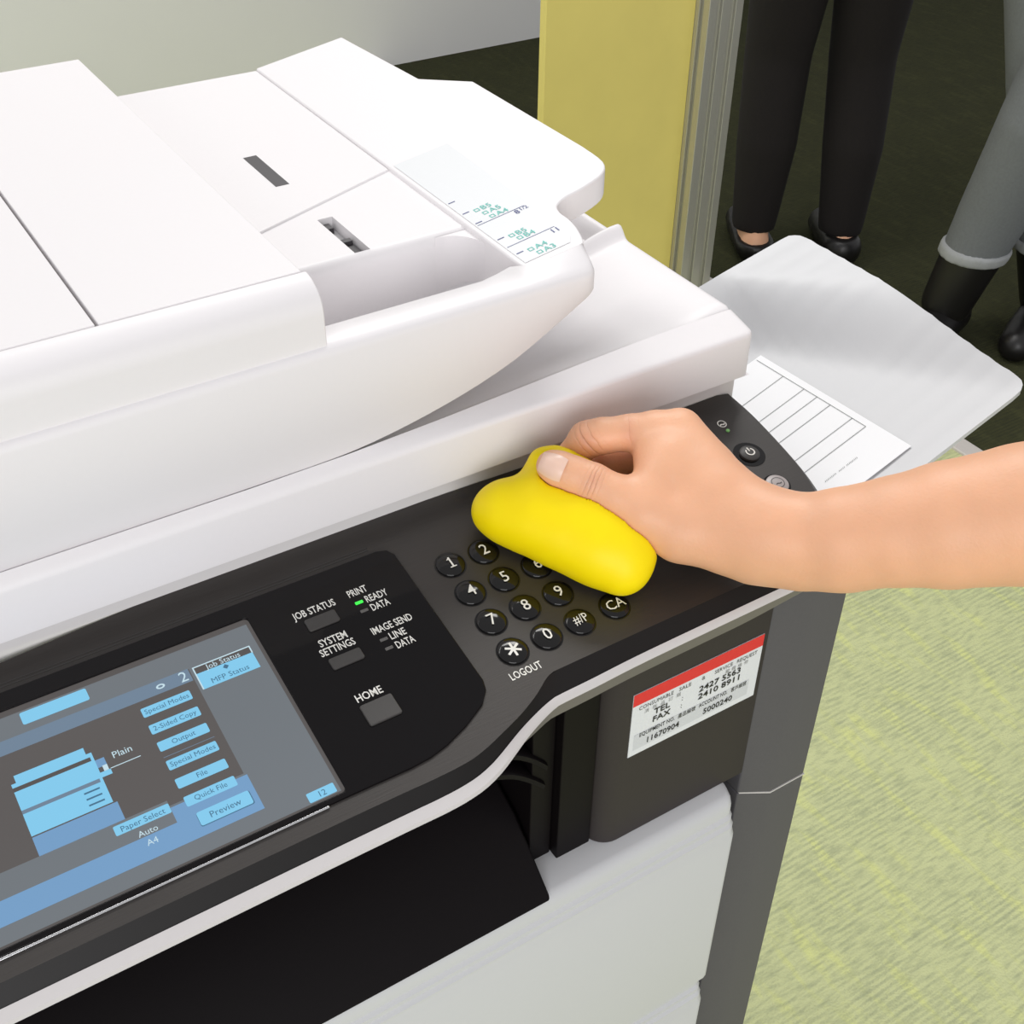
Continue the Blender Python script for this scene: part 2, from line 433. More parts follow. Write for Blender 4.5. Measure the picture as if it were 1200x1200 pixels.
A = resample(tin, 90)
B = [nearest(rim, a) for a in A]; B[0] = np.array((0.1972, 0.0805)); B[-1] = np.array((-0.34, -0.0675))
secs = []
for a, b in zip(A, B):
    s = []
    for k in range(6):
        t = k / 5; w = t
        p = a + (b - a) * w; s.append((p[0], p[1], HD * t))
    secs.append(s)
pan.loft(secs, 1, closed=False, caps=False)
pan.loft([[(b[0], b[1], HD), (b[0], b[1], -0.012)] for b in B], 1, closed=False, caps=False)
cp = pan.build('control_panel', [BRUSH, EDGEB], parent=cop, loc=L, rot=(TILT, 0, 0), smooth=20, fix=False)
cp['label'] = 'tilted black control panel with a brushed keypad area'
def sub(mb, name, m, **k): return mb.build(name, m, parent=cp, **k)

# trim ribbon and fascia along the panel front
fine = resample(fpath, 120)
def normal2(pts, i):
    a = pts[max(0, i - 1)]; b = pts[min(len(pts) - 1, i + 1)]; t = (b - a) / np.linalg.norm(b - a); return np.array((t[1] * -1, t[0]))  # outward
ts = []; fs = []
for i, p in enumerate(fine):
    nrm = normal2(fine, i); nrm = nrm if nrm[1] < 0 else -nrm
    w = 0.0022 + 0.0058 * sstep(0.0, -0.075, p[0]) if p[0] < 0 else 0.0022
    w = 0.0023 + 0.0027 * (1 - sstep(-0.085, -0.005, p[0]))
    q = p + nrm * w
    q2 = p + nrm * (w + 0.001)
    ts.append([(p[0], p[1], HD - 0.0005), (p[0], p[1], HD + 0.0006), (q[0], q[1], HD - 0.0004 - 0.1 * w), (q2[0], q2[1], HD - 0.0025), (p[0], p[1], HD - 0.0030)])
    fh = 0.004 + 0.0105 * sstep(-0.055, -0.020, p[0]) * (1 - 0.35 * sstep(0.10, 0.156, p[0]))
    q3 = p + nrm * (w * 0.75)
    fs.append([(q3[0], q3[1], HD - 0.002), (q3[0], q3[1] + 0.001, HD - 0.002 - fh), (p[0], p[1] + 0.012, HD - 0.002 - fh), (p[0], p[1] + 0.012, HD - 0.002)])
sub(MB().loft(ts), 'silver_trim', TRIM, smooth=40)
sub(MB().loft(fs), 'fascia', FASC, smooth=40)

# black bezel plate around the touch screen
bez = [(-0.335, 0.0626), (-0.0475, 0.0626), (-0.0425, 0.0612), (-0.0400, 0.0570), (-0.0393, -0.0275), (-0.0408, -0.0325), (-0.0463, -0.0385), (-0.0585, -0.0448), (-0.0706, -0.0494), (-0.0800, -0.0515), (-0.0900, -0.0522), (-0.1200, -0.0518), (-0.335, -0.0518)]
bz = MB(); n = len(bez)
SW = (-0.315, -0.1195, -0.0490, 0.0530)          # window of the touch screen
win = rrect(SW[0], SW[1], SW[2], SW[3], 0.002, 3)
# outline and window bridged as a strip of quads around
ob = resample(bez + [bez[0]], 161)[:-1]
cx, cy = (SW[0] + SW[1]) / 2, (SW[2] + SW[3]) / 2
wb = resample([(SW[1], SW[3]), (SW[1], SW[2]), (SW[0], SW[2]), (SW[0], SW[3]), (SW[1], SW[3])], 161)
import bmesh
def plate_with_hole(mb, outline, hole, z, depth, mi=0):
    b = bmesh.new()
    def ring(pts): vs = [b.verts.new((p[0], p[1], z)) for p in pts]; return [b.edges.new((vs[i], vs[(i + 1) % len(vs)])) for i in range(len(vs))]
    e = ring(outline) + ring(hole)
    bmesh.ops.triangle_fill(b, use_beauty=True, edges=e)
    b.verts.index_update()
    mb.add([v.co[:] for v in b.verts], [tuple(v.index for v in f.verts) for f in b.faces], mi); b.free()
    for r in (outline, hole):
        m = len(r); mb.add([(p[0], p[1], z) for p in r] + [(p[0], p[1], z - depth) for p in r], [(i, (i + 1) % m, m + (i + 1) % m, m + i) for i in range(m)], mi)
    return mb
plate_with_hole(bz, [tuple(p) for p in bez], win, 0.0014, 0.0026)
sub(bz, 'screen_bezel', GLOSS, bevel=0.0009, seg=3)['label'] = 'glossy black plate around the touch screen'
gr = MB()
for v0 in (0.0655, 0.0672):
    gr.box(-0.335, -0.050, v0, v0 + 0.0004, 0.0, 0.0003)
sub(gr, 'seam_line', KEYG)

# touch screen: flat display graphics
sc = MB()
SCM = [S_BG, S_DK, S_BL, S_MB, S_HD, S_WH, S_TX, S_BE]
h0 = 0.0004
sc.box(SW[0], SW[1], SW[2], SW[3], 0.0001, h0, 0)
def q(u0, u1, v0, v1, mi, k=1): sc.rect(u0, u1, v0, v1, h0 + 0.00006 * k, mi)
q(-0.315, -0.1535, -0.0215, 0.0385, 1)                       # dark work area
q(-0.315, -0.1195, 0.0500, 0.0530, 7); q(-0.315, -0.1195, -0.0490, -0.0478, 7); q(-0.1212, -0.1195, -0.0490, 0.0530, 7)
q(-0.315, -0.1540, 0.0318, 0.0388, 4, 2)                     # header bar
q(-0.315, -0.1525, -0.0405, -0.0225, 3, 2)                   # blue foot area
q(-0.315, -0.1860, -0.0300, -0.0188, 0, 3)
q(-0.1520, -0.1250, 0.0252, 0.0342, 2, 3)                    # job status box
for a in ((-0.1522, -0.1248, 0.0376, 0.0382), (-0.1522, -0.1516, 0.0252, 0.0382), (-0.1254, -0.1248, 0.0340, 0.0382)): q(*a, 5, 4)
q(-0.1516, -0.1254, 0.0342, 0.0376, 7, 3)
sc.text('Job Status', 0.0040, -0.1385, 0.0345, h0 + 0.0003, 5, 'C')
sc.text('MFP Status', 0.0040, -0.1385, 0.0264, h0 + 0.0003, 6, 'C')
sc.add([(-0.1400, 0.0322, h0 + 0.0003), (-0.1372, 0.0322, h0 + 0.0003), (-0.1386, 0.0336, h0 + 0.0003), (-0.1386, 0.0308, h0 + 0.0003)], [(0, 1, 2), (1, 0, 3)], 6)
sc.text('2', 0.0078, -0.1592, 0.0328, h0 + 0.0003, 5)
ring = [(math.cos(t), math.sin(t)) for t in np.linspace(0, 2 * math.pi, 15)[:-1]]
for (cu, cv) in ((-0.1678, 0.0352),):
    pts = [(cu + 0.0020 * a, cv + 0.0013 * b, h0 + 0.0003) for a, b in ring] + [(cu + 0.0011 * a, cv + 0.0006 * b, h0 + 0.0003) for a, b in ring]
    sc.add(pts, [(i, (i + 1) % 14, 14 + (i + 1) % 14, 14 + i) for i in range(14)], 5)
btn = [('Special Modes', 0.0279), ('2-Sided Copy', 0.0184), ('Output', 0.0089), ('Special Modes', -0.0013), ('File', -0.0111), ('Quick File', -0.0205)]
for s, v1 in btn:
    sc.add([(p[0], p[1], h0 + 0.00024) for p in rrect(-0.1798, -0.1577, v1 - 0.0050, v1, 0.0006, 2)], [tuple(range(12))], 2)
    sc.text(s, 0.0035, -0.1688, v1 - 0.0036, h0 + 0.0003, 6, 'C')
q(-0.1798, -0.1572, 0.0006, 0.0009, 4, 3)
sc.add([(p[0], p[1], h0 + 0.00022) for p in rrect(-0.1782, -0.1549, -0.0366, -0.0298, 0.0008, 2)], [tuple(range(12))], 6)
sc.add([(p[0], p[1], h0 + 0.00026) for p in rrect(-0.1780, -0.1553, -0.0362, -0.0296, 0.0008, 2)], [tuple(range(12))], 2)
sc.text('Preview', 0.0042, -0.1666, -0.0344, h0 + 0.00034, 6, 'C')
sc.add([(p[0], p[1], h0 + 0.00024) for p in rrect(-0.1352, -0.1228, -0.0474, -0.0427, 0.0005, 2)], [tuple(range(12))], 2)
sc.text('12', 0.0040, -0.1290, -0.0465, h0 + 0.0003, 6, 'C')
sc.add([(p[0], p[1], h0 + 0.00026) for p in rrect(-0.2092, -0.1861, -0.0247, -0.0201, 0.0005, 2)], [tuple(range(12))], 2)
sc.text('Paper Select', 0.0037, -0.1976, -0.0238, h0 + 0.0003, 6, 'C')
sc.text('Auto', 0.0040, -0.1976, -0.0295, h0 + 0.0003, 5, 'C')
sc.text('A4', 0.0040, -0.1976, -0.0345, h0 + 0.0003, 5, 'C')
sc.text('Plain', 0.0046, -0.1939, 0.0100, h0 + 0.0003, 5, 'C')
q(-0.2005, -0.1877, 0.0059, 0.0063, 5, 4)
sc.add([(p[0], p[1], h0 + 0.00024) for p in rrect(-0.225, -0.1965, 0.0425, 0.0490, 0.0008, 2)], [tuple(range(12))], 2)
# little picture of a copier
q(-0.238, -0.2050, -0.0092, 0.0170, 2, 3); q(-0.236, -0.2072, 0.0170, 0.0206, 2, 3); q(-0.238, -0.2062, 0.0130, 0.0150, 7, 4)
q(-0.238, -0.2062, 0.0018, 0.0036, 4, 4); q(-0.2050, -0.2012, 0.0085, 0.0125, 3, 3); q(-0.2050, -0.2006, 0.0035, 0.0060, 2, 3)
q(-0.2032, -0.2012, 0.0060, 0.0088, 5, 4); q(-0.238, -0.2035, -0.0190, -0.0098, 3, 3)
for k in range(3): q(-0.214, -0.2075, -0.0010 - 0.003 * k, -0.0002 - 0.003 * k, 6, 4)
tsn = sub(sc, 'touch_screen', SCM, fix=False)
tsn['label'] = 'dim grey touch screen with pale blue menu buttons'
# silver glint edge below the screen
sub(MB().box(-0.32, -0.1290, -0.0530, -0.0519, 0.0, 0.0011), 'screen_edge_strip', CHROME, bevel=0.0003)

# --- keys
def dome(r, h1=0.0010, h2=0.0022, seg=28):
    prof = [(r, -0.003), (r, h1 - 0.0004), (r * 0.985, h1), (r * 0.93, h1 + (h2 - h1) * 0.25), (r * 0.75, h1 + (h2 - h1) * 0.60), (r * 0.45, h1 + (h2 - h1) * 0.90)]
    mb = MB(); v = []; f = []
    for a, z in prof:
        for i in range(seg): t = 2 * math.pi * i / seg; v.append((a * math.cos(t), a * math.sin(t), z))
    v.append((0, 0, h2)); m = len(prof)
    for k in range(m - 1):
        for i in range(seg): f.append((k * seg + i, k * seg + (i + 1) % seg, (k + 1) * seg + (i + 1) % seg, (k + 1) * seg + i))
    for i in range(seg): f.append(((m - 1) * seg + i, (m - 1) * seg + (i + 1) % seg, m * seg))
    mb.add(v, f, 0)
    return mb
def ringmesh(mb, r0, r1, h, mi, a0=0, a1=360, n=28, cx=0, cy=0):
    t = [math.radians(a0 + (a1 - a0) * i / n) for i in range(n + 1)]
    v = [(cx + r0 * math.cos(a), cy + r0 * math.sin(a), h) for a in t] + [(cx + r1 * math.cos(a), cy + r1 * math.sin(a), h) for a in t]
    return mb.add(v, [(i, i + 1, n + 2 + i, n + 1 + i)[::-1] for i in range(n)], mi)
def key_round(s, u, v, r=0.0074, size=0.0092, kname='number_key', body=KEYB, ink=INK, sx=0.95, bold=0.003):
    mb = dome(r)
    ringmesh(mb, r * 1.0, r * 1.09, 0.00025, 2)
    fn = lambda x, y: (x, y, 0.00285 - 0.0006 * (x * x + y * y) / (r * r))
    if s:
        tv, _ = text_geo(s, bold); w = max(p[0] for p in tv); w0 = min(p[0] for p in tv); hgt = max(p[1] for p in tv); b0 = min(p[1] for p in tv)
        mb.text(s, size, -(w0 + w) / 2 * size * sx, -(hgt + b0) / 2 * size, mi=1, fn=fn, sx=sx, bold=bold)
    if s == '1':
        mb.add([fn(-0.0017, -0.0033), fn(0.0017, -0.0033), fn(0.0017, -0.0027), fn(-0.0017, -0.0027)], [(0, 1, 2, 3)], 1)
        mb.add([fn(-0.0016, 0.0018), fn(-0.0013, 0.0014), fn(0.0002, 0.0025), fn(0.0002, 0.0032)], [(0, 1, 2, 3)], 1)
    return sub(mb, kname, [body, ink, KEYB], loc=(u, v, 0), fix=False, smooth=40)
C3 = (-0.0184, 0.0006, 0.0197); R4 = (0.0392, 0.0196, 0.0, -0.0194)
for s, c, r in (('1', 0, 0), ('2', 1, 0), ('3', 2, 0), ('4', 0, 1), ('5', 1, 1), ('6', 2, 1), ('7', 0, 2), ('8', 1, 2), ('9', 2, 2), ('0', 1, 3)):
    k = key_round(s, C3[c], R4[r]); k['label'] = 'round black key marked ' + s
k = key_round('', C3[0], R4[3], kname='star_key'); k['label'] = 'round black star key'
st = MB()
for a in (90, 30, 150):
    t = math.radians(a); dx, dy = math.cos(t), math.sin(t); w = 0.0006; l = 0.0040
    st.add([(-dx * l - dy * w, -dy * l + dx * w, 0.00215), (-dx * l + dy * w, -dy * l - dx * w, 0.00215), (0 + dy * w, -dx * w, 0.00236), (-dy * w, dx * w, 0.00236)], [(0, 1, 2, 3)])
    st.add([(dx * l + dy * w, dy * l - dx * w, 0.00215), (dx * l - dy * w, dy * l + dx * w, 0.00215), (-dy * w, dx * w, 0.00236), (dy * w, -dx * w, 0.00236)], [(0, 1, 2, 3)])
sub(st, 'star_mark', INK, loc=(C3[0], R4[3], 0), fix=False)
k = key_round('#/P', C3[2], R4[3], kname='hash_key', size=0.0072, sx=0.8); k['label'] = 'round black key marked #/P'
k = key_round('CA', 0.0404, -0.0191, kname='clear_all_key', size=0.0080); k['label'] = 'round black key marked CA'
k = key_round('C', 0.0404, 0.0100, kname='clear_key', size=0.0088)
for s, rv in (('start', 0.006),):
    mb = dome(0.0125, 0.0012, 0.0026); ringmesh(mb, 0.0125, 0.0138, 0.0004, 2)
    k = sub(mb, 'start_key', [KEYG, INK, CHROME], loc=(0.0835, 0.0145, 0), fix=False, smooth=40); k['label'] = 'large start key with a chrome ring'
# power key in a dished ring
mb = dome(0.0058, 0.0014, 0.0022); ringmesh(mb, 0.0058, 0.0092, 0.0002, 2)
ringmesh(mb, 0.0020, 0.0028, 0.00235, 1, 125, 415, 24)
mb.box(-0.0004, 0.0004, 0.0005, 0.0033, 0.0022, 0.0024, 1)
sub(mb, 'power_key', [KEYG, INK, KEYB], loc=(0.1706, 0.0352, 0), fix=False, smooth=40)['label'] = 'dark power key with a white power symbol'
mb = dome(0.0064, 0.0014, 0.0022); ringmesh(mb, 0.0064, 0.0077, 0.0003, 2); ringmesh(mb, 0.0034, 0.0038, 0.00215, 1)
mb.text('~', 0.007, 0, -0.0027, 0.0023, 1, 'C')
sub(mb, 'power_saver_key', [KEYP, KEYG, KEYB], loc=(0.1696, 0.0098, 0), fix=False, smooth=40)['label'] = 'pale round power saver key'
mb = MB(); ringmesh(mb, 0.0022, 0.0028, 0.0002, 0); mb.text('~', 0.0060, 0, -0.0021, 0.0002, 0, 'C', bold=0.03)
sub(mb, 'power_icon', INK, loc=(0.1718, 0.0615, 0), fix=False)
mb = MB(); mb.prism([(0.0011 * math.cos(t), 0.0011 * math.sin(t)) for t in np.linspace(0, 2 * math.pi, 13)[:-1]], -0.001, 0.0008)
sub(mb, 'power_lamp', LEDS, loc=(0.1714, 0.0556, 0), bevel=0.0003)
# rectangular keys and lamps on the bezel
for u0, u1, v0, v1, nm in ((-0.0975, -0.0818, 0.0318, 0.0390, 'job_status_key'), (-0.0973, -0.0813, 0.0076, 0.0141, 'system_settings_key'), (-0.0963, -0.0803, -0.0264, -0.0148, 'home_key')):
    sub(MB().prism(rrect(u0, u1, v0, v1, 0.0011, 4), 0.0006, 0.0024), nm, KEYG, bevel=0.0005)
for u, v, m in ((-0.0694, 0.0375, LEDG), (-0.0694, 0.0321, LEDO), (-0.0691, 0.0131, LEDO), (-0.0692, 0.0076, LEDO)):
    sub(MB().prism(rrect(u - 0.0020, u + 0.0020, v - 0.0008, v + 0.0008, 0.0003, 3), 0.0006, 0.0018), 'indicator_lamp', m, bevel=0.0002)
HB = 0.00155
for s, u0, u1, v, hh in (('JOB STATUS', -0.1006, -0.0795, 0.0412, HB), ('PRINT', -0.0723, -0.0623, 0.0420, HB), ('READY', -0.0661, -0.0546, 0.0357, HB), ('DATA', -0.0660, -0.0563, 0.0301, HB),
                         ('IMAGE SEND', -0.0723, -0.0512, 0.0174, HB), ('LINE', -0.0661, -0.0578, 0.0113, HB), ('DATA', -0.0659, -0.0562, 0.0055, HB),
                         ('SYSTEM', -0.0969, -0.0830, 0.0219, HB), ('SETTINGS', -0.0988, -0.0814, 0.0167, HB), ('HOME', -0.0958, -0.0827, -0.0126, HB), ('LOGOUT', -0.0274, -0.0102, -0.0334, 0.0002)):
    tv, _ = text_geo(s, 0.012); w = max(p[0] for p in tv)
    size = 0.0058
    mb = MB().text(s, size, u0, v, hh, 0, sx=(u1 - u0) / (w * size), bold=0.012)
    sub(mb, 'lettering', INK, fix=False)
sub(MB().box(0.118, 0.1225, -0.0400, -0.0396, -0.001, 0.0003).box(0.127, 0.1315, -0.0400, -0.0396, -0.001, 0.0003), 'edge_mark', INK)

# --- scanner base below the lid
cpart(MB().box(-0.40, 0.1985, 0.0815, 0.52, -0.02, 0.0300), 'scanner_base', BASEW, bevel=0.002)
# --- lid with lip and shallow output basin
def lip_y(x): return 0.079 + 0.016 * sstep(-0.10, 0.20, x) if x < 0.2 else 0.095
def lid_z(x, y):
    yl = lip_y(x)
    if y <= yl + 1e-9: return 0.0556 + 0.0049 * (y - 0.0735) / (yl - 0.0735)
    e = sstep(0.200, 0.100, x)
    z = 0.0590 + 0.0022 * sstep(0.16, 0.2, x) * sstep(yl, yl + 0.004, y) - 0.013 * e * sstep(yl, yl + 0.05, y)
    z += 0.0075 * math.exp(-((y - 0.2030) / 0.0050) ** 2) * sstep(0.120, 0.195, x)
    z -= 0.010 * sstep(0.206, 0.214, y) * (1 - sstep(0.190, 0.1965, x)) * sstep(0.08, 0.12, x)
    return z
xs = sorted(set([-0.40, -0.30, -0.2, -0.1, -0.05] + [round(0.0 + 0.01 * i, 4) for i in range(17)] + [0.165, 0.17, 0.175, 0.18, 0.185, 0.19, 0.193, 0.1955, 0.1975, 0.1988, 0.1998, 0.2003, 0.2005]))
lid = MB()
def ycol(x):
    yl = lip_y(x)
    return [0.0735, 0.0737, 0.0742, 0.0750, 0.0760, 0.0775, yl, yl + 0.0012, yl + 0.004, yl + 0.01, yl + 0.02, yl + 0.035, yl + 0.05, 0.17] + [0.19 + 0.002 * i for i in range(14)] + [0.235, 0.26, 0.30, 0.36, 0.42, 0.52]
def rnd(d, r):
    """drop of a rounded edge at distance d from the border"""
    return r - math.sqrt(max(0.0, r * r - (r - min(d, r)) ** 2))
def lcorner(x, y):
    r = 0.005; cx, cy = 0.2005 - r, 0.0735 + r
    if x > cx and y < cy:
        dx, dy = x - cx, y - cy; m = max(abs(dx), abs(dy)); l = math.hypot(dx, dy)
        if l > 0: return cx + dx * m / l, cy + dy * m / l
    return x, y
grid = []
for x in xs:
    c = []
    for y in ycol(x):
        z = lid_z(x, y) - max(rnd(y - 0.0735, 0.0022), rnd(0.2005 - x, 0.0020)); a, b = lcorner(x, y); c.append((a, b, z))
    grid.append(c)
ny = len(grid[0]); nx = len(xs)
lid.add([p for c in grid for p in c], [(i * ny + j, (i + 1) * ny + j, (i + 1) * ny + j + 1, i * ny + j + 1) for i in range(nx - 1) for j in range(ny - 1)])
def skirt(pts): lid.add(list(pts) + [(x, y, 0.0281) for x, y, z in pts], [(i, len(pts) + i, len(pts) + i + 1, i + 1) for i in range(len(pts) - 1)])
skirt([c[0] for c in grid]); skirt([c[-1] for c in grid][::-1]); skirt(grid[-1]); skirt(grid[0][::-1])
lid.add([(-0.40, 0.0735, 0.0281), (-0.40, 0.52, 0.0281), (0.2005, 0.52, 0.0281), (0.2005, 0.0735, 0.0281)], [(0, 1, 2, 3)])
cpart(lid, 'scanner_lid', WHITE, smooth=48)['label'] = 'white scanner lid with a shallow output basin'

# --- document feeder
low = smooth_path([(-0.40, 0.0583), (-0.1812, 0.0583), (-0.097, 0.0590), (-0.0534, 0.0600), (-0.0209, 0.0642), (0.0127, 0.0717), (0.0424, 0.0816), (0.0674, 0.0944), (0.0891, 0.1066), (0.094, 0.1092)], 6)
def low_z(x):
    for (a, b), (c, d) in zip(low[:-1], low[1:]):
        if a <= x <= c: return b + (d - b) * (x - a) / (c - a)
    return low[-1][1]
def pz(x): return 0.1218 + 0.165 * (x - 0.062)
fr = []
fx = [-0.40, -0.25, -0.18, -0.12, -0.09, -0.07, -0.0545] + [-0.045 + 0.01 * i for i in range(13)] + [0.080, 0.084, 0.087, 0.0895, 0.0915, 0.0930, 0.0938]
for x in fx:
    r = 0.007; xc = 0.0868; yo = 0.0
    if x > xc: yo = r - math.sqrt(max(0, r * r - (x - xc) ** 2))
    y0 = 0.0800 + yo; yi = max(0.0975 + 0.008 * sstep(0.035, 0.062, x) * (1 - sstep(0.062, 0.066, x)), y0 + 0.004)
    zt = 0.0003 * (x + 0.18) / 0.1
    lz = low_z(x); zi = (pz(x) + 0.0002 - 0.1214 - zt) * sstep(0.045, 0.066, x)
    fr.append([(x, yi, lz), (x, y0 + 0.0012, lz), (x, y0, lz + 0.0015), (x, y0, 0.1155 + zt), (x, y0 + 0.0006, 0.1178 + zt), (x, y0 + 0.0022, 0.1194 + zt), (x, y0 + 0.005, 0.1203 + zt + zi * 0.3), (x, yi - 0.001, 0.1214 + zt + zi), (x, yi, 0.1206 + zt + zi)])
cpart(MB().loft(fr), 'feeder_front_rail', WHITE, smooth=45)['label'] = 'white front rail of the document feeder with a sweeping lower edge'
# inner tray: well, front wall with rounded lip, tray surface with the guide slot
TZ = 0.1195
def tray_sec(x, slot):
    lz = max(low_z(x), 0.0583) if x > -0.1 else 0.0583
    b = max(0.084, lz + 0.004)
    s = [(x, 0.0970, lz), (x, 0.0970, b), (x, 0.1545, b), (x, 0.1545, TZ - 0.0065), (x, 0.1550, TZ - 0.0035), (x, 0.1566, TZ - 0.0012), (x, 0.1590, TZ)]
    zs = TZ - 0.007 if slot else TZ
    s += [(x, 0.1592, zs), (x, 0.2030, zs), (x, 0.2032, TZ), (x, 0.43, TZ), (x, 0.43, lz)]
    return s
tx = [(-0.060, 0), (-0.03, 0), (-0.0022, 0), (-0.0021, 1), (0.0064, 1), (0.0065, 0), (0.02, 0), (0.035, 0), (0.05, 0), (0.0605, 0)]
cpart(MB().loft([tray_sec(x, s) for x, s in tx]), 'feeder_tray', WHITE, smooth=45)
wf = [(0.0610, 0.1550)] + [(0.0415 + 0.0190 * math.cos(t), 0.1355 + 0.0190 * math.sin(t)) for t in np.linspace(math.pi / 2, 0, 11)]
cpart(MB().prism(wf[::-1], 0.075, TZ - 0.0008), 'well_corner', WHITE, smooth=40)
sl = MB().box(-0.0018, 0.0061, 0.1596, 0.2026, TZ - 0.0069, TZ - 0.0062, 1).box(-0.0018, 0.0040, 0.1960, 0.2024, TZ - 0.0066, TZ - 0.0030, 0).box(-0.0016, 0.0056, 0.160, 0.176, TZ - 0.0066, TZ - 0.0042, 0).box(-0.0006, 0.0052, 0.176, 0.180, TZ - 0.0066, TZ - 0.0020, 0)
cpart(sl, 'guide_slot', [SLOT, SLOTG], bevel=0.0004, seg=1)
cpart(MB().prism([(-0.058, 0.1935), (-0.0328, 0.2035), (0.0361, 0.2308), (0.0600, 0.2402), (0.0600, 0.428), (-0.058, 0.428)], TZ - 0.001, TZ + 0.0013), 'tray_flap', WHITE, bevel=0.0008)
cpart(MB().box(-0.0048, 0.0032, 0.2500, 0.2960, TZ + 0.001, TZ + 0.00145), 'guide_slot', SLOT)
# plate with the size sticker at the tray's end, rising gently to the right
def pz(x): return 0.1218 + 0.165 * (x - 0.062)
pl = smooth_path([(0.0605, 0.0985), (0.0605, 0.20), (0.0605, 0.43)], 1)
edge = smooth_path([(0.0880, 0.0962), (0.0934, 0.0962), (0.0966, 0.0995), (0.1008, 0.1110), (0.1028, 0.1215), (0.1032, 0.1300), (0.1062, 0.1372), (0.1140, 0.1410), (0.1260, 0.1425), (0.1420, 0.1475), (0.1500, 0.1580), (0.1520, 0.18)], 4) + [(0.152, 0.30), (0.130, 0.33), (0.125, 0.43)]
outl = [(0.0605, 0.0965)] + edge + [(0.0605, 0.43)]
def dz(x, y): return pz(x) - (0.0035 + 0.165 * (x - 0.066)) * (1 - sstep(0.088, 0.100, y)) if x > 0.062 else pz(x)
mb = MB(); n = len(outl)
top = [(x, y, pz(x)) for x, y in outl]; bot = [(x, y, min(low_z(min(x, 0.0935)), 0.1085) if x < 0.094 else pz(x) - 0.0165) for x, y in outl]
mb.add(top + bot, [tuple(range(n)), tuple(range(n, 2 * n))[::-1]] + [(i, (i + 1) % n, n + (i + 1) % n, n + i) for i in range(n)])
plate = cpart(mb, 'feeder_end_plate', WHITE, bevel=0.0014, seg=3, smooth=40)
# printed size sticker (a sub-part)
st = MB()
P3 = lambda x, y, e=0.0004: (x, y, pz(x) + e)
so = [(0.0632, 0.1016), (0.0900, 0.1016), (0.0945, 0.1080), (0.0985, 0.2400), (0.0632, 0.2400)]
st.add([P3(x, y, 0.00025) for x, y in so], [tuple(range(5))], 0)
def kx(x): return 0.062 + (x - 0.062) * 0.93
def seg2(x0, y0, x1, y1, w, mi): st.add([P3(x0, y0 - w), P3(x1, y1 - w), P3(x1, y1 + w), P3(x0, y0 + w)], [(0, 1, 2, 3)], mi)
for y in (0.1795, 0.1645, 0.1512, 0.1295, 0.1113): seg2(0.0642, y, 0.0682, y, 0.00035, 1)
for y in (0.1488, 0.1198): seg2(0.0640, y, 0.0925, y, 0.00018, 1)
def tx2(s, size, x, y, mi, bold=0.0, sx=1.0): st.text(s, size, x, y, mi=mi, fn=lambda a, b: P3(a, b, 0.0005), bold=bold, sx=sx)
for s, x, y in (('\u25a1B5', 0.0705, 0.1610), ('\u25a1A5', 0.0725, 0.1555), ('\u25a1A4', 0.0735, 0.1500), ('\u25a1B5', 0.0705, 0.1262), ('\u25a1B4', 0.0725, 0.1215), ('\u25a1A4', 0.0705, 0.1082), ('\u25a1A3', 0.0725, 0.1030)):
    st.add([P3(x, y + 0.0004), P3(x + 0.0030, y + 0.0004), P3(x + 0.0030, y + 0.0034), P3(x, y + 0.0034), P3(x + 0.0005, y + 0.0009), P3(x + 0.0025, y + 0.0009), P3(x + 0.0025, y + 0.0029), P3(x + 0.0005, y + 0.0029)], [(0, 1, 5, 4), (1, 2, 6, 5), (2, 3, 7, 6), (3, 0, 4, 7)], 2)
    tx2(s[1:], 0.0058, x + 0.0038, y, 2, sx=1.05)
tx2('8', 0.0056, 0.0850, 0.1440, 1); tx2('1/2', 0.0042, 0.0882, 0.1455, 1); tx2('11', 0.0056, 0.0880, 0.1148, 1)
st.build('size_sticker', [STICK, INKB, INKT], parent=plate, fix=False)['label'] = 'grey paper size sticker printed in navy and teal'
# hump covers
hp = [(0.0830, 0.1195)] + [(0.0830, 0.1360)] + [(0.0830 + 0.0165 * (1 - math.cos(t)), 0.1360 + 0.0140 * math.sin(t)) for t in np.linspace(0.12, math.pi / 2, 9)] + [(0.0997, 0.1492), (0.0997, 0.100), (0.0830, 0.100)]
cpart(MB().prism(hp[::-1], -0.40, -0.0540, 'X'), 'feeder_front_cover', WHITE, bevel=0.0012, smooth=40)['label'] = 'rounded white front edge of the feeder cover'
cpart(MB().box(-0.1468, -0.0560, 0.1003, 0.42, 0.060, 0.1500), 'feeder_top_cover', WHITE, bevel=0.0006)['label'] = 'flat white top cover of the document feeder'
cpart(MB().box(-0.40, -0.1482, 0.1003, 0.42, 0.060, 0.1500), 'feeder_hinge_cover', WHITE, bevel=0.0006)
cpart(MB().box(-0.40, -0.0570, 0.083, 0.43, 0.060, 0.1185), 'feeder_body', WHITE, bevel=0.001)

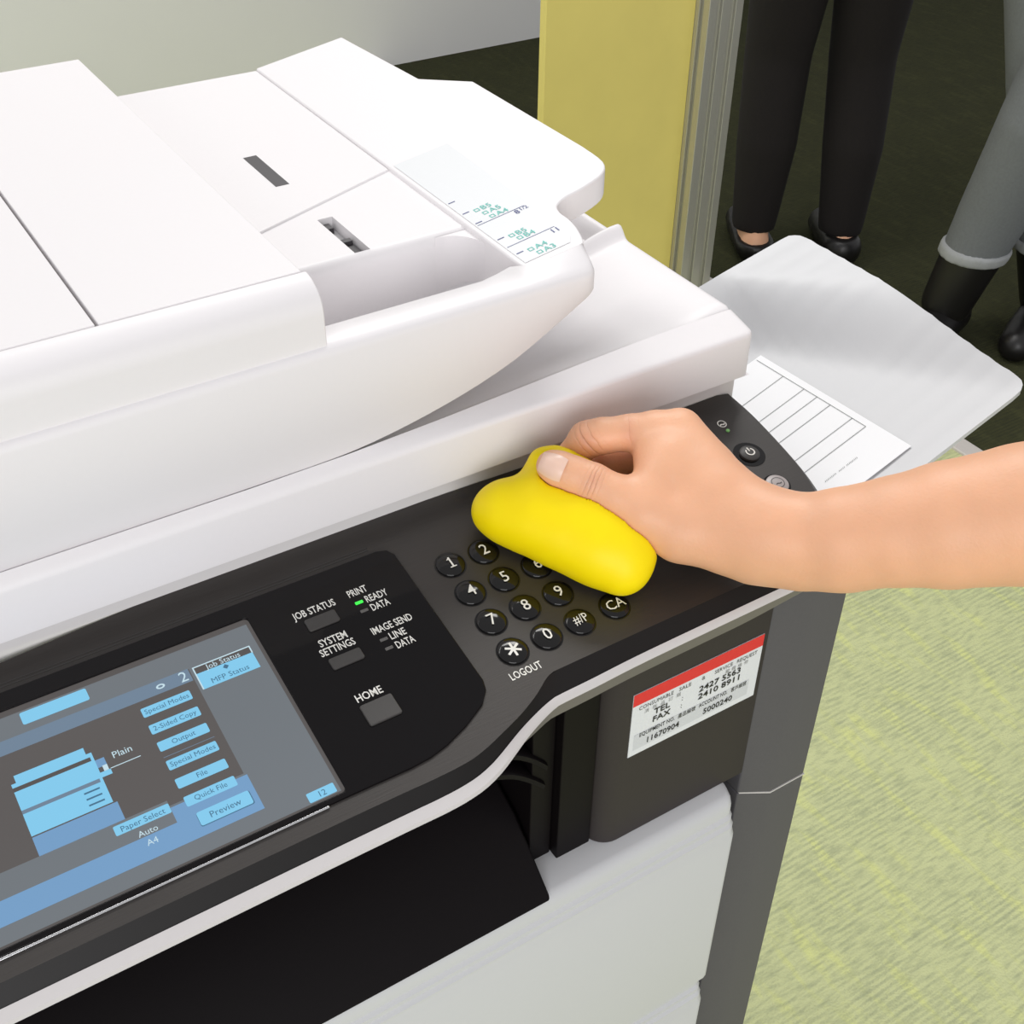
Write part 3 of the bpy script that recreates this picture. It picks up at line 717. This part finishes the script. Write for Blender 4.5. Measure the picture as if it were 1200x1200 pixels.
# --- body below the panel
def body(mb, name, m, **k): return cpart(mb, name, m, **k)
body(MB().prism([(0.1517, -0.0200), (0.1700, -0.0300), (0.1985, -0.0300), (0.1985, 0.52), (0.1517, 0.52)], -0.2148, -0.0250), 'side_column', BODYG, bevel=0.0012)['label'] = 'slate grey side column beside the service label'
body(MB().prism([(0.1517, -0.0200), (0.1700, -0.0300), (0.1985, -0.0300), (0.1985, 0.52), (0.1517, 0.52)], -0.93, -0.2156), 'side_panel', BODYG, bevel=0.0008)
body(MB().prism([(0.1530, -0.0203), (0.1700, -0.0303), (0.1988, -0.0303), (0.1988, 0.519), (0.1530, 0.519)], -0.2157, -0.2147), 'seam_strip', TRIM)
lb = [(0.152, -0.0200), (0.152, 0.06), (0.0420, 0.06)] + [(0.0560 + 0.014 * math.cos(t), -0.0060 + 0.014 * math.sin(t)) for t in np.linspace(math.pi, math.pi * 1.5, 9)]
body(MB().prism(lb, -0.1950, -0.0180), 'label_box', BODYD, smooth=40)['label'] = 'charcoal housing that carries the service label'
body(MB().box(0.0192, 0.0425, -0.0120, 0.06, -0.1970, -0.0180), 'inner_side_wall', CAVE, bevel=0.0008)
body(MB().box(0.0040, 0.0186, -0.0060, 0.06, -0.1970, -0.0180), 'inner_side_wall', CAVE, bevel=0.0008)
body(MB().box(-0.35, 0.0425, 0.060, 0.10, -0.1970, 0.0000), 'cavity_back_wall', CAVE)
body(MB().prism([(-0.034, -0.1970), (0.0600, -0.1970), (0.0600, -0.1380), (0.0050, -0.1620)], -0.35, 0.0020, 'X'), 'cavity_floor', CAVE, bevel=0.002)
for pts in ([(-0.022, -0.0840), (-0.0070, -0.0925), (0.0040, -0.1025), (0.0128, -0.1132)], [(-0.024, -0.0985), (-0.0092, -0.1066), (0.0020, -0.1170), (0.0115, -0.1280)]):
    secs = [[(x, 0.061, z - 0.006), (x, -0.0075, z - 0.006), (x, -0.0085, z - 0.0015), (x, -0.0070, z), (x, 0.061, z + 0.001)] for x, z in smooth_path(pts, 4)]
    body(MB().loft(secs), 'cavity_ledge', CAVE, smooth=50)
body(MB().box(-0.40, -0.35, -0.03, 0.52, -0.93, -0.02), 'far_side_panel', BODYG, bevel=0.002)
body(MB().box(-0.35, 0.1517, 0.10, 0.52, -0.93, 0.0), 'rear_body', BODYD)
# white paper drawers with ribbed fronts
def drawer(z1, z0):
    x0, x1 = -0.352, 0.1375
    yf = -0.0350
    pr = [(-0.005, z0), (yf - 0.004, z0), (yf - 0.004, z1 - 0.030)]
    for k in range(3):
        z = z1 - 0.024 + 0.0 - k * 0.0
    pr += [(yf - 0.002, z1 - 0.026), (yf - 0.002, z1 - 0.022), (yf, z1 - 0.020), (yf, z1 - 0.016), (yf + 0.002, z1 - 0.014), (yf + 0.002, z1 - 0.008), (yf + 0.0040, z1 - 0.003), (yf + 0.008, z1), (-0.005, z1)]
    secs = []
    for x, t in ((x0, 0.0), (x1 - 0.006, 0.0), (x1 - 0.003, 0.0010), (x1 - 0.0008, 0.0030), (x1, 0.006)):
        secs.append([(x, min(-0.005, y + t) if y < -0.006 else y, z) for y, z in pr])
    return MB().loft(secs)
for z1, z0 in ((-0.1960, -0.380), (-0.384, -0.63), (-0.634, -0.89)):
    body(drawer(z1, z0), 'paper_drawer', TRAYW, smooth=40)['label'] = 'pale ribbed paper drawer front'
body(MB().box(-0.35, 0.1520, -0.006, 0.10, -0.93, -0.1965), 'drawer_housing', BODYD)
for x in (-0.36, 0.16):
    for y in (0.02, 0.46):
        body(MB().prism([(x + 0.02 * math.cos(t), y + 0.02 * math.sin(t)) for t in np.linspace(0, 2 * math.pi, 17)[:-1]], -0.95, -0.93), 'foot', SHOEK)

# --- service label on the housing
sb = MB(); X0, X1, ZT, ZB = 0.0578, 0.1486, -0.0745, -0.1238
yl = -0.0204
Y3 = lambda x, z, e=0: (x, yl - 0.00012 * e, z)
sb.box(X0, X1, yl, -0.0199, ZB, ZT, 0)
def lrect(a, b, c, d, mi, e=1): sb.add([Y3(a, c, e), Y3(b, c, e), Y3(b, d, e), Y3(a, d, e)], [(0, 1, 2, 3)], mi)
lrect(X0, X1, ZT - 0.0090, ZT, 1)
lrect(X0 + 0.0030, X1 - 0.0060, ZB + 0.0042, ZB + 0.0165, 2)
def lt(s, size, x, z, mi, bold=0.0, w=None):
    tv, _ = text_geo(s, bold); ww = max(p[0] for p in tv) * size
    sb.text(s, size, x, z, mi=mi, fn=lambda a, b: Y3(a, b, 3), bold=bold, sx=(w / ww if w else 1.0))
def lx(f): return X0 + (X1 - X0) * f
lt('CONSUMABLE', 0.0040, lx(0.045), ZT - 0.0135, 4, w=0.0235); lt('SALE', 0.0040, lx(0.345), ZT - 0.0135, 4, w=0.0085)
lt('&', 0.0040, lx(0.52), ZT - 0.0135, 4); lt('SERVICE', 0.0040, lx(0.62), ZT - 0.0135, 4, w=0.0130); lt('REQUEST', 0.0040, lx(0.795), ZT - 0.0135, 4, w=0.0150)
for i, ch in enumerate('消耗品訂購'): lt(ch, 0.0032, lx(0.09 + 0.06 * i), ZT - 0.0175, 5)
for i, ch in enumerate('服務維修'): lt(ch, 0.0032, lx(0.71 + 0.05 * i), ZT - 0.0175, 5)
lt('TEL', 0.0062, lx(0.165), ZT - 0.0225, 3, 0.015, 0.0112); lt('FAX', 0.0062, lx(0.160), ZT - 0.0285, 3, 0.015, 0.0125)
lt(':', 0.0055, lx(0.375), ZT - 0.0222, 3); lt(':', 0.0055, lx(0.375), ZT - 0.0282, 3)
lt('2427 5563', 0.0062, lx(0.51), ZT - 0.0225, 3, 0.015, 0.0300); lt('2410 8911', 0.0062, lx(0.51), ZT - 0.0285, 3, 0.015, 0.0300)
lt('EQUIPMENT NO.', 0.0044, lx(0.070), ZB + 0.0135, 3, 0.004, 0.0245); lt('產品編號', 0.0040, lx(0.365), ZB + 0.0133, 3, 0.0, 0.0125)
lt('ACCOUNT NO.', 0.0044, lx(0.530), ZB + 0.0135, 3, 0.004, 0.0205); lt('客戶編號', 0.0040, lx(0.785), ZB + 0.0133, 3, 0.0, 0.0115)
lt('11670904', 0.0062, lx(0.125), ZB + 0.0060, 3, 0.014, 0.0235); lt('5000240', 0.0062, lx(0.570), ZB + 0.0060, 3, 0.014, 0.0215)
cpart(sb, 'service_label', [LABW, LABR, LABG, INKK, mat('ink_mid', (0.10, 0.10, 0.11, 1), 0.5), INKF], fix=False)['label'] = 'white service label with a red band and phone numbers'

# --- side output tray
def tray_z(x, y):
    w = min(1, max(0, (x - 0.325) / 0.075)); a = 0.188 * (1 - w); b = 0.25 * (1 - w) + 0.165 * w
    s = sstep(a, b, y)
    return (1 - s) * (-0.048 - 0.05 * (y - 0.041) + 0.37 * (x - 0.32)) + s * (-0.004 + 0.24 * (x - 0.40))
ox = [0.199 + 0.0067 * i for i in range(31)]
oy = [0.024 + 0.0057 * j for j in range(40)]
def tcorner(x, y):
    """rounds the free corners in plan"""
    r = 0.010; xe, y0, y1 = ox[-1], oy[0], oy[-1]
    cx = xe - r
    if x > cx:
        for yc, sgn in ((y1 - r, 1), (y0 + r, -1)):
            if (y - yc) * sgn > 0:
                dx, dy = x - cx, y - yc; m = max(abs(dx), abs(dy)); l = math.hypot(dx, dy)
                if l > 0: return cx + dx * m / l, yc + dy * m / l
    return x, y
tr = MB(); top = []; 
for x in ox:
    for y in oy:
        a, b = tcorner(x, y); z = tray_z(a, b)
        k = (b - 0.024) / 0.0171
        if a > 0.30 and (b > 0.150 or b < 0.110): z += 0.0005 * (1 if abs(k - round(k)) < 0.17 else 0) * sstep(0.30, 0.32, a)
        top.append((a, b, z))
ny = len(oy); nx = len(ox)
fcs = [(i * ny + j, (i + 1) * ny + j, (i + 1) * ny + j + 1, i * ny + j + 1) for i in range(nx - 1) for j in range(ny - 1)]
N_ = len(top)
tr.add(top + [(a, b, c - 0.0035) for a, b, c in top], fcs + [tuple(N_ + i for i in f)[::-1] for f in fcs])
rimi = [j for j in range(ny)] + [i * ny + ny - 1 for i in range(1, nx)] + [(nx - 1) * ny + j for j in range(ny - 2, -1, -1)] + [i * ny for i in range(nx - 2, 0, -1)]
tr.add([top[i] for i in rimi] + [(top[i][0], top[i][1], top[i][2] - 0.0035) for i in rimi], [(i, (i + 1) % len(rimi), len(rimi) + (i + 1) % len(rimi), len(rimi) + i) for i in range(len(rimi))])
cpart(tr, 'output_tray', TRAYW, smooth=40)['label'] = 'pale grey wavy output tray rising to the side'

# ------------------------------------------------------------------ printed sheet on the tray
pp = MB()
xs_ = [0.202 + 0.0059 * i for i in range(21)]; ys_ = [0.0412 + 0.0075 * j for j in range(20)]
def paper_z(x, y): return -0.048 - 0.05 * (y - 0.041) + 0.37 * (x - 0.32) + 0.0016 + 0.0025 * math.sin(min(1, max(0, (0.32 - x) / 0.115)) * math.pi) * 0
pg = [(x, y, paper_z(x, y) + H0) for x in xs_ for y in ys_]; ny = len(ys_)
pf = [(i * ny + j, (i + 1) * ny + j, (i + 1) * ny + j + 1, i * ny + j + 1) for i in range(len(xs_) - 1) for j in range(ny - 1)]
pp.add(pg, pf, 0); pp.add([(x, y, z - 0.0002) for x, y, z in pg], [f[::-1] for f in pf], 0)
def pline(xa, ya, xb, yb, w=0.00022):
    n = 12; v = []
    d = np.array((xb - xa, yb - ya)); d = d / np.linalg.norm(d); nn = np.array((-d[1], d[0])) * w
    for i in range(n + 1):
        t = i / n; x = xa + (xb - xa) * t; y = ya + (yb - ya) * t
        for s in (-1, 1): v.append((x + nn[0] * s, y + nn[1] * s, paper_z(x, y) + H0 + 0.0003))
    pp.add(v, [(2 * i, 2 * i + 1, 2 * i + 3, 2 * i + 2) for i in range(n)], 1)
for y in (0.0755, 0.0878, 0.1081, 0.1207, 0.1334, 0.1543): pline(0.206, y, 0.3150, y)
pline(0.3150, 0.0755, 0.3150, 0.182); pline(0.206, 0.0755, 0.206, 0.182)
pp.text('ORDER 2427 5563 - 5000240', 0.0036, 0.2655, 0.0585, mi=2, fn=lambda a, b: (a, b, paper_z(a, b) + H0 + 0.0003), sx=0.75) if False else None
for i in range(26):
    if i in (9, 10, 16): continue
    x = 0.268 + 0.001 * i; pline(x, 0.0592, x + 0.0005, 0.0602, 0.0002)
sh = pp.build('paper_sheet', [PAPER, PLINE, INKF], fix=False)
tag(sh, 'white printed form with ruled lines lying on the side output tray', 'paper')

# ------------------------------------------------------------------ hand and yellow gel
HAND = {
  'thumb': [(0.0373, 0.0344, 0.9993, 0.0080),
    (0.0395, 0.0309, 0.9986, 0.0088),
    (0.0443, 0.0253, 0.9967, 0.0092),
    (0.0500, 0.0180, 0.9945, 0.0098),
    (0.0573, 0.0079, 0.9904, 0.0103),
    (0.0658, -0.0042, 0.9851, 0.0125),
    (0.0808, -0.0161, 0.9779, 0.0178),
    (0.0956, -0.0307, 0.9775, 0.0190),
    (0.1086, -0.0450, 0.9809, 0.0190)],
  'index': [(0.1056, -0.0012, 0.9947, 0.0125),
    (0.1050, 0.0206, 1.0045, 0.0104),
    (0.0951, 0.0279, 1.0038, 0.0098),
    (0.0848, 0.0353, 1.0015, 0.0092),
    (0.0733, 0.0433, 0.9988, 0.0092),
    (0.0676, 0.0476, 0.9962, 0.0094),
    (0.0621, 0.0511, 0.9865, 0.0080),
    (0.0548, 0.0507, 0.9786, 0.0075)],
  'middle': [(0.1121, -0.0021, 0.9821, 0.0130),
    (0.1190, 0.0251, 0.9883, 0.0103),
    (0.1014, 0.0353, 0.9822, 0.0090),
    (0.0823, 0.0476, 0.9773, 0.0085),
    (0.0747, 0.0500, 0.9698, 0.0075),
    (0.0663, 0.0496, 0.9684, 0.0070)],
  'ring': [(0.1136, -0.0062, 0.9756, 0.0130),
    (0.1241, 0.0205, 0.9773, 0.0100),
    (0.1109, 0.0317, 0.9720, 0.0088),
    (0.0902, 0.0431, 0.9683, 0.0082),
    (0.0769, 0.0396, 0.9651, 0.0070)],
  'little': [(0.1156, -0.0119, 0.9676, 0.0125),
    (0.1248, 0.0119, 0.9670, 0.0090),
    (0.1135, 0.0193, 0.9638, 0.0080),
    (0.0981, 0.0245, 0.9620, 0.0072)],
  'dorsum': [(0.1047, 0.0201, 1.0039, 0.0104),
    (0.1057, -0.0035, 0.9956, 0.0120),
    (0.1062, -0.0240, 0.9871, 0.0148),
    (0.1094, -0.0440, 0.9809, 0.0185)],
  'web': [(0.0741, 0.0015, 0.9921, 0.0108),
    (0.0908, 0.0081, 0.9960, 0.0155),
    (0.0974, -0.0169, 0.9886, 0.0175),
    (0.1073, -0.0417, 0.9803, 0.0185)],
  'lobe': [(0.0895, 0.0272, 1.0010, 0.0090),
    (0.0880, 0.0156, 0.9972, 0.0098),
    (0.0848, 0.0034, 0.9934, 0.0108)],
  'heel': [(0.0985, -0.0268, 0.9626, 0.0110),
    (0.1071, -0.0389, 0.9638, 0.0130),
    (0.1219, -0.0576, 0.9718, 0.0165),
    (0.1329, -0.0730, 0.9808, 0.0180)],
  'forearm': [(0.1086, -0.0450, 0.9809, 0.0187),
    (0.1173, -0.0569, 0.9840, 0.0200),
    (0.1301, -0.0710, 0.9890, 0.0228),
    (0.1474, -0.0876, 0.9963, 0.0257),
    (0.1641, -0.1023, 1.0034, 0.0292),
    (0.1869, -0.1225, 1.0138, 0.0320),
    (0.2203, -0.1507, 1.0277, 0.0350),
    (0.2562, -0.1772, 1.0356, 0.0370)],
}
GEL = {
  'body': [(0.0114, 0.0469, 0.9729, 0.0105),
    (0.0169, 0.0397, 0.9738, 0.0138),
    (0.0261, 0.0289, 0.9736, 0.0166),
    (0.0351, 0.0158, 0.9707, 0.0172),
    (0.0429, 0.0011, 0.9669, 0.0160),
    (0.0484, -0.0117, 0.9619, 0.0130)],
  'tab': [(0.0318, 0.0411, 0.9792, 0.0085),
    (0.0392, 0.0487, 0.9843, 0.0074),
    (0.0438, 0.0512, 0.9885, 0.0074),
    (0.0488, 0.0487, 0.9892, 0.0070)],
  'shoulder': [(0.0187, 0.0457, 0.9750, 0.0115),
    (0.0261, 0.0407, 0.9764, 0.0115)],
  'under': [(0.0373, 0.0349, 0.9812, 0.0105),
    (0.0511, 0.0137, 0.9779, 0.0140),
    (0.0566, -0.0045, 0.9704, 0.0135)],
  'tab2': [(0.0488, 0.0487, 0.9892, 0.0070),
    (0.0552, 0.0443, 0.9890, 0.0060),
    (0.0592, 0.0333, 0.9864, 0.0065)],
}

def sd_hand(P):
    d = sd_chain(P, HAND['thumb'])
    pal = sd_chain(P, HAND['dorsum'])
    for k in ('web', 'heel', 'lobe'): pal = smin(pal, sd_chain(P, HAND[k]), 0.010)
    pal = smin(pal, sd_chain(P, HAND['forearm']), 0.012)
    fing = None
    for k in ('index', 'middle', 'ring', 'little'):
        e = sd_chain(P, HAND[k]); fing = e if fing is None else smin(fing, e, 0.0012)
    d = smin(d, pal, 0.007)
    return smin(d, fing, 0.004)
def add_creases(m, sets):
    """fine skin folds at the joints: bump along the finger axis, fading with distance"""
    nt = m.node_tree; b = nt.nodes['Principled BSDF']
    geo = nt.nodes.new('ShaderNodeNewGeometry'); total = None; tint = None
    def math_(op, a, c=None):
        x = nt.nodes.new('ShaderNodeMath'); x.operation = op
        for i, v in enumerate((a, c)):
            if v is None: continue
            if isinstance(v, (int, float)): x.inputs[i].default_value = v
            else: nt.links.new(v, x.inputs[i])
        return x.outputs[0]
    nz = nt.nodes.new('ShaderNodeTexNoise'); nz.inputs['Scale'].default_value = 160
    nt.links.new(geo.outputs['Position'], nz.inputs['Vector'])
    for c, ax, period, sa, sr, amp in sets:
        sub_ = nt.nodes.new('ShaderNodeVectorMath'); sub_.operation = 'SUBTRACT'; sub_.inputs[1].default_value = tuple(c)
        nt.links.new(geo.outputs['Position'], sub_.inputs[0])
        dt = nt.nodes.new('ShaderNodeVectorMath'); dt.operation = 'DOT_PRODUCT'; dt.inputs[1].default_value = tuple(ax)
        nt.links.new(sub_.outputs[0], dt.inputs[0])
        ln = nt.nodes.new('ShaderNodeVectorMath'); ln.operation = 'LENGTH'; nt.links.new(sub_.outputs[0], ln.inputs[0])
        t = dt.outputs['Value']
        wob = math_('ADD', t, math_('MULTIPLY', math_('SUBTRACT', nz.outputs['Fac'], 0.5), 0.0022))
        wave = math_('POWER', math_('ABSOLUTE', math_('SINE', math_('MULTIPLY', wob, math.pi / period))), 0.35)
        ga = math_('EXPONENT', math_('MULTIPLY', math_('MULTIPLY', t, t), -1.0 / (2 * sa * sa)))
        l2 = math_('MULTIPLY', ln.outputs['Value'], ln.outputs['Value'])
        gr_ = math_('EXPONENT', math_('MULTIPLY', l2, -1.0 / (2 * sr * sr)))
        msk = math_('MULTIPLY', ga, gr_)
        h = math_('MULTIPLY', math_('MULTIPLY', math_('SUBTRACT', wave, 1.0), msk), amp)
        total = h if total is None else math_('ADD', total, h)
        tint = msk if tint is None else math_('MAXIMUM', tint, msk)
    old = [l for l in nt.links if l.to_node == b and l.to_socket.name == 'Normal'][0].from_socket
    bp = nt.nodes.new('ShaderNodeBump'); bp.inputs['Strength'].default_value = 1.0; bp.inputs['Distance'].default_value = 0.001
    nt.links.new(total, bp.inputs['Height']); nt.links.new(old, bp.inputs['Normal']); nt.links.new(bp.outputs['Normal'], b.inputs['Normal'])
    oc = [l for l in nt.links if l.to_node == b and l.to_socket.name == 'Base Color'][0].from_socket
    mx = nt.nodes.new('ShaderNodeMix'); mx.data_type = 'RGBA'; mx.inputs[7].default_value = (0.72, 0.34, 0.22, 1)
    nt.links.new(math_('MULTIPLY', tint, 0.5), mx.inputs[0]); nt.links.new(oc, mx.inputs[6]); nt.links.new(mx.outputs[2], b.inputs['Base Color'])
def crease(chain, i, period, sa, sr, amp, shift=0.0):
    a, b, c = (np.array(HAND[chain][k][:3]) for k in (i - 1, i, i + 1)); ax = (c - a) / np.linalg.norm(c - a)
    vd = np.array((-0.24834, -0.37110, 0.41150 + H0)) - b; vd /= np.linalg.norm(vd)
    return (b + ax * shift + vd * HAND[chain][i][3] * 0.8, ax, period, sa, sr, amp)
SKINH = mat('skin_hand', (0.81, 0.435, 0.262, 1), 0.48, noise=0.10, nscale=45, bump=0.35, bscale=650, sss=0.18)
add_creases(SKINH, [crease('thumb', 3, 0.0022, 0.0034, 0.0060, 0.6), crease('index', 5, 0.0036, 0.0038, 0.0070, 0.9), crease('index', 3, 0.0050, 0.0030, 0.0060, 0.4)])
per = empty('person', (0.75, -0.45, 0.0))
tag(per, 'bare forearm and right hand pinching the yellow gel above the keys', 'person')
UA = [HAND['forearm'][-1], (0.44, -0.36, 1.20, 0.040), (0.47, -0.42, 1.34, 0.046)]
def sd_arm(P): return smin(sd_hand(P), sd_chain(P, UA), 0.012)
allp = np.array([p[:3] for k in HAND for p in HAND[k]] + [p[:3] for p in UA])
arm = sd_object('arm', sd_arm, allp.min(0) - 0.045, allp.max(0) + 0.05, 0.0016, SKINH, per, relax=3)
arm['label'] = 'bare forearm and hand with curled fingers'
# thumb nail, laid on the surface of the thumb tip
tip = np.array(HAND['thumb'][0][:3]); t2 = np.array(HAND['thumb'][2][:3])
ax_ = (t2 - tip) / np.linalg.norm(t2 - tip)
cdir = np.array((-0.24834, -0.37110, 0.41150 + H0)) - tip; cdir /= np.linalg.norm(cdir)
nd = cdir - ax_ * (cdir @ ax_); nd /= np.linalg.norm(nd); sd_ = np.cross(ax_, nd)
nv = []; nf = []; NU, NV = 10, 10
for i in range(NU + 1):
    for j in range(NV + 1):
        a = -0.0058 + 0.0128 * i / NU; b = (-1 + 2 * j / NV)
        wid = 0.0064 * (1 - 0.28 * (1 - i / NU) ** 3) * (1 - 0.10 * (i / NU) ** 6)
        o = tip + ax_ * a + sd_ * (b * wid) + nd * 0.02
        p = o.copy()
        for _ in range(40):
            dd = float(sd_hand(p[None, :])[0]); p = p - nd * max(dd, 0) * 0.9
            if dd < 1e-5: break
        lift = 0.0006 * max(0, 1 - b * b) ** 0.5 * min(1, (i + 0.5) / 2) + 0.0001
        nv.append(tuple(p + nd * lift))
nf = [(i * (NV + 1) + j, (i + 1) * (NV + 1) + j, (i + 1) * (NV + 1) + j + 1, i * (NV + 1) + j + 1) for i in range(NU) for j in range(NV)]
nm_ = len(nv)
o = MB().add(nv + [tuple(np.array(p) - nd * 0.0008) for p in nv], nf + [tuple(nm_ + k for k in f)[::-1] for f in nf]).build('thumb_nail', NAIL, smooth=80, fix=False); rel(o, per)
o['label'] = 'pale thumb nail'
# short sleeve on the upper arm
a, b = np.array(UA[1][:3]), np.array(UA[2][:3])
def sd_sleeve(P): 
    d = sd_cone(P, a, b, 0.052, 0.062); ax2 = (b - a) / np.linalg.norm(b - a); t = (P - a) @ ax2
    return np.maximum(d, 0.03 - t)
o = sd_object('sleeve', sd_sleeve, np.minimum(a, b) - 0.08, np.maximum(a, b) + 0.08, 0.004, SHIRT, per)

def sd_gel(P):
    d = sd_chain(P, GEL['body'], 0.008)
    t = smin(sd_chain(P, GEL['tab']), sd_chain(P, GEL['tab2']), 0.004)
    d = smin(d, sd_chain(P, GEL['shoulder']), 0.010)
    d = smin(d, t, 0.006)
    d = smin(d, sd_chain(P, GEL['under']), 0.016)
    # it lies flat on the key tops
    N = np.array((0, -math.sin(TILT), math.cos(TILT)))
    h = (P - np.array((0, 0, H0))) @ N - 0.0031
    d = np.maximum(d, -h)
    # and is squeezed by thumb and finger
    return np.maximum(d, -(sd_hand(P) - 0.0002))
gp = np.array([p[:3] for k in GEL for p in GEL[k]])
gel = sd_object('cleaning_gel', sd_gel, gp.min(0) - 0.026, gp.max(0) + 0.026, 0.0010, GELM, None, relax=7)
tag(gel, 'bright yellow cleaning gel lump pressed on the number keys', 'gel')

# ------------------------------------------------------------------ people in the background
def figure(root, fa, fb, yaw, height, trouser, top_m, shoes, barefoot=False):
    """standing figure: one body surface, clothing over it"""
    s = height / 1.70; fa = np.array(fa); fb = np.array(fb)
    mid = (fa + fb) / 2; f = np.array((math.cos(yaw), math.sin(yaw), 0)); r = np.array((f[1], -f[0], 0))
    hip = np.array((mid[0], mid[1], 0.88 * s)); chest = hip + (0, 0, 0.38 * s); neck = hip + (0, 0, 0.58 * s); head = hip + np.array((0, 0, 0.73 * s)) + f * 0.02
    legs = []
    for foot, sg in ((fa, -1), (fb, 1)):
        h = hip + r * 0.085 * s * sg; kn = (h + foot) / 2 + f * 0.035; kn[2] = 0.48 * s; an = np.array((foot[0], foot[1], 0.085 * s))
        legs.append([tuple(h) + (0.088 * s,), tuple(kn) + (0.058 * s,), tuple((kn + an) / 2 - f * 0.012) + (0.052 * s,), tuple(an) + (0.036 * s,)])
    arms = []
    for sg in (-1, 1):
        sh = neck + r * 0.17 * s * sg - (0, 0, 0.06 * s); el = sh + r * 0.05 * sg - (0, 0, 0.28 * s) - f * 0.02; wr = el + f * 0.09 - (0, 0, 0.23 * s); ha = wr + f * 0.03 - (0, 0, 0.08 * s)
        arms.append([tuple(sh) + (0.052 * s,), tuple(el) + (0.040 * s,), tuple(wr) + (0.027 * s,), tuple(ha) + (0.036 * s,)])
    feet = [[tuple(p + np.array((0, 0, 0.045)) - f * 0.035) + (0.036,), tuple(p + np.array((0, 0, 0.036)) + f * 0.08) + (0.032,), tuple(p + np.array((0, 0, 0.030)) + f * 0.135) + (0.026,)] for p in (fa, fb)]
    def torso(P, e=0.0):
        d = sd_cone(P, hip, chest, 0.135 * s + e, 0.145 * s + e)
        return smin(d, sd_cone(P, chest, neck - (0, 0, 0.06 * s), 0.145 * s + e, 0.09 * s + e), 0.05)
    def legd(P, e=0.0):
        d = None
        for l in legs:
            q_ = sd_chain(P, [p[:3] + (p[3] + e,) for p in l]); d = q_ if d is None else np.minimum(d, q_)
        return d
    def body_sd(P):
        d = smin(torso(P), legd(P), 0.04)
        for a in arms: d = smin(d, sd_chain(P, a), 0.03)
        for q_ in feet: d = smin(d, np.maximum(sd_chain(P, q_), 0.006 - P[:, 2]), 0.02)
        d = smin(d, sd_cone(P, chest, head, 0.05 * s, 0.05 * s), 0.03)
        return smin(d, sd_ellipsoid(P, head, np.array((0.078, 0.078, 0.112)) * s), 0.02)
    lo = np.minimum(np.minimum(fa, fb), hip - 0.32); lo = np.array((min(fa[0], fb[0], hip[0] - 0.3) - 0.2, min(fa[1], fb[1], hip[1] - 0.3) - 0.2, -0.02))
    hi = np.array((max(fa[0], fb[0], hip[0] + 0.3) + 0.2, max(fa[1], fb[1], hip[1] + 0.3) + 0.2, head[2] + 0.15))
    bdy = sd_object('body', body_sd, lo, hi, 0.015, SKIN, root)
    def tro(P):
        d = smin(legd(P, 0.016), sd_ellipsoid(P, hip, np.array((0.165, 0.165, 0.14)) * s), 0.04)
        return np.maximum(d, np.maximum(P[:, 2] - (hip[2] + 0.10), trouser[1] - P[:, 2]))
    sd_object('trousers', tro, lo, hi, 0.012, trouser[0], root)
    def shi(P):
        d = torso(P, 0.016)
        for a in arms: d = smin(d, sd_chain(P, [p[:3] + (p[3] + 0.012,) for p in a[:2]]), 0.03)
        return np.maximum(d, np.maximum(P[:, 2] - neck[2], hip[2] - 0.02 - P[:, 2]))
    sd_object('shirt', shi, lo, hi, 0.015, top_m, root)
    def hai(P):
        d = sd_ellipsoid(P, head + (0, 0, 0.015) - f * 0.012, np.array((0.092, 0.092, 0.115)) * s)
        return np.maximum(d, -sd_ellipsoid(P, head + f * 0.07 - (0, 0, 0.03), np.array((0.07, 0.07, 0.10)) * s))
    sd_object('hair', hai, lo, hi, 0.012, HAIR, root)
    for q_, m in zip(feet, shoes):
        if m is None: continue
        def sho(P, q_=q_): return np.maximum(np.maximum(sd_chain(P, [p[:3] + (p[3] + 0.010,) for p in q_]), 0.001 - P[:, 2]), P[:, 2] - m[1])
        c = np.array([p[:3] for p in q_]); lo2 = c.min(0) - 0.08; hi2 = c.max(0) + 0.08; lo2[2] = -0.01
        sd_object('shoe', sho, lo2, hi2, 0.008, m[0], root)
    return legs
p1 = empty('person', (1.84, 1.57, 0)); tag(p1, 'standing person in black trousers behind the output tray', 'person')
figure(p1, (1.700, 1.62, 0), (1.860, 1.50, 0), math.radians(60), 1.66, (CLOTHK, 0.070), CLOTHK, ((SHOEK, 0.055), (SHOEK, 0.075)))
p2 = empty('person', (1.88, 1.08, 0)); tag(p2, 'standing person in grey trousers and black boots at the right edge', 'person')
lg = figure(p2, (1.795, 1.115, 0), (1.99, 1.02, 0), math.radians(200), 1.72, (CLOTHG, 0.195), CLOTHG, ((SHOEK, 0.20), (SHOEK, 0.20)))
for l in lg:
    a, b = np.array(l[2][:3]), np.array(l[3][:3])
    def boot(P): return np.maximum(np.maximum(sd_cone(P, a, b, l[2][3] + 0.014, l[3][3] + 0.016), P[:, 2] - 0.215), 0.03 - P[:, 2])
    def hem(P): return np.maximum(np.maximum(sd_cone(P, a, b, l[2][3] + 0.021, l[3][3] + 0.024), P[:, 2] - 0.222), 0.196 - P[:, 2])
    lo2 = np.minimum(a, b) - 0.1; hi2 = np.maximum(a, b) + 0.1; lo2[2] = 0
    sd_object('boot_shaft', boot, lo2, hi2, 0.008, SHOEK, p2)
    sd_object('trouser_hem', hem, lo2, hi2, 0.006, CLOTHH, p2, relax=1)
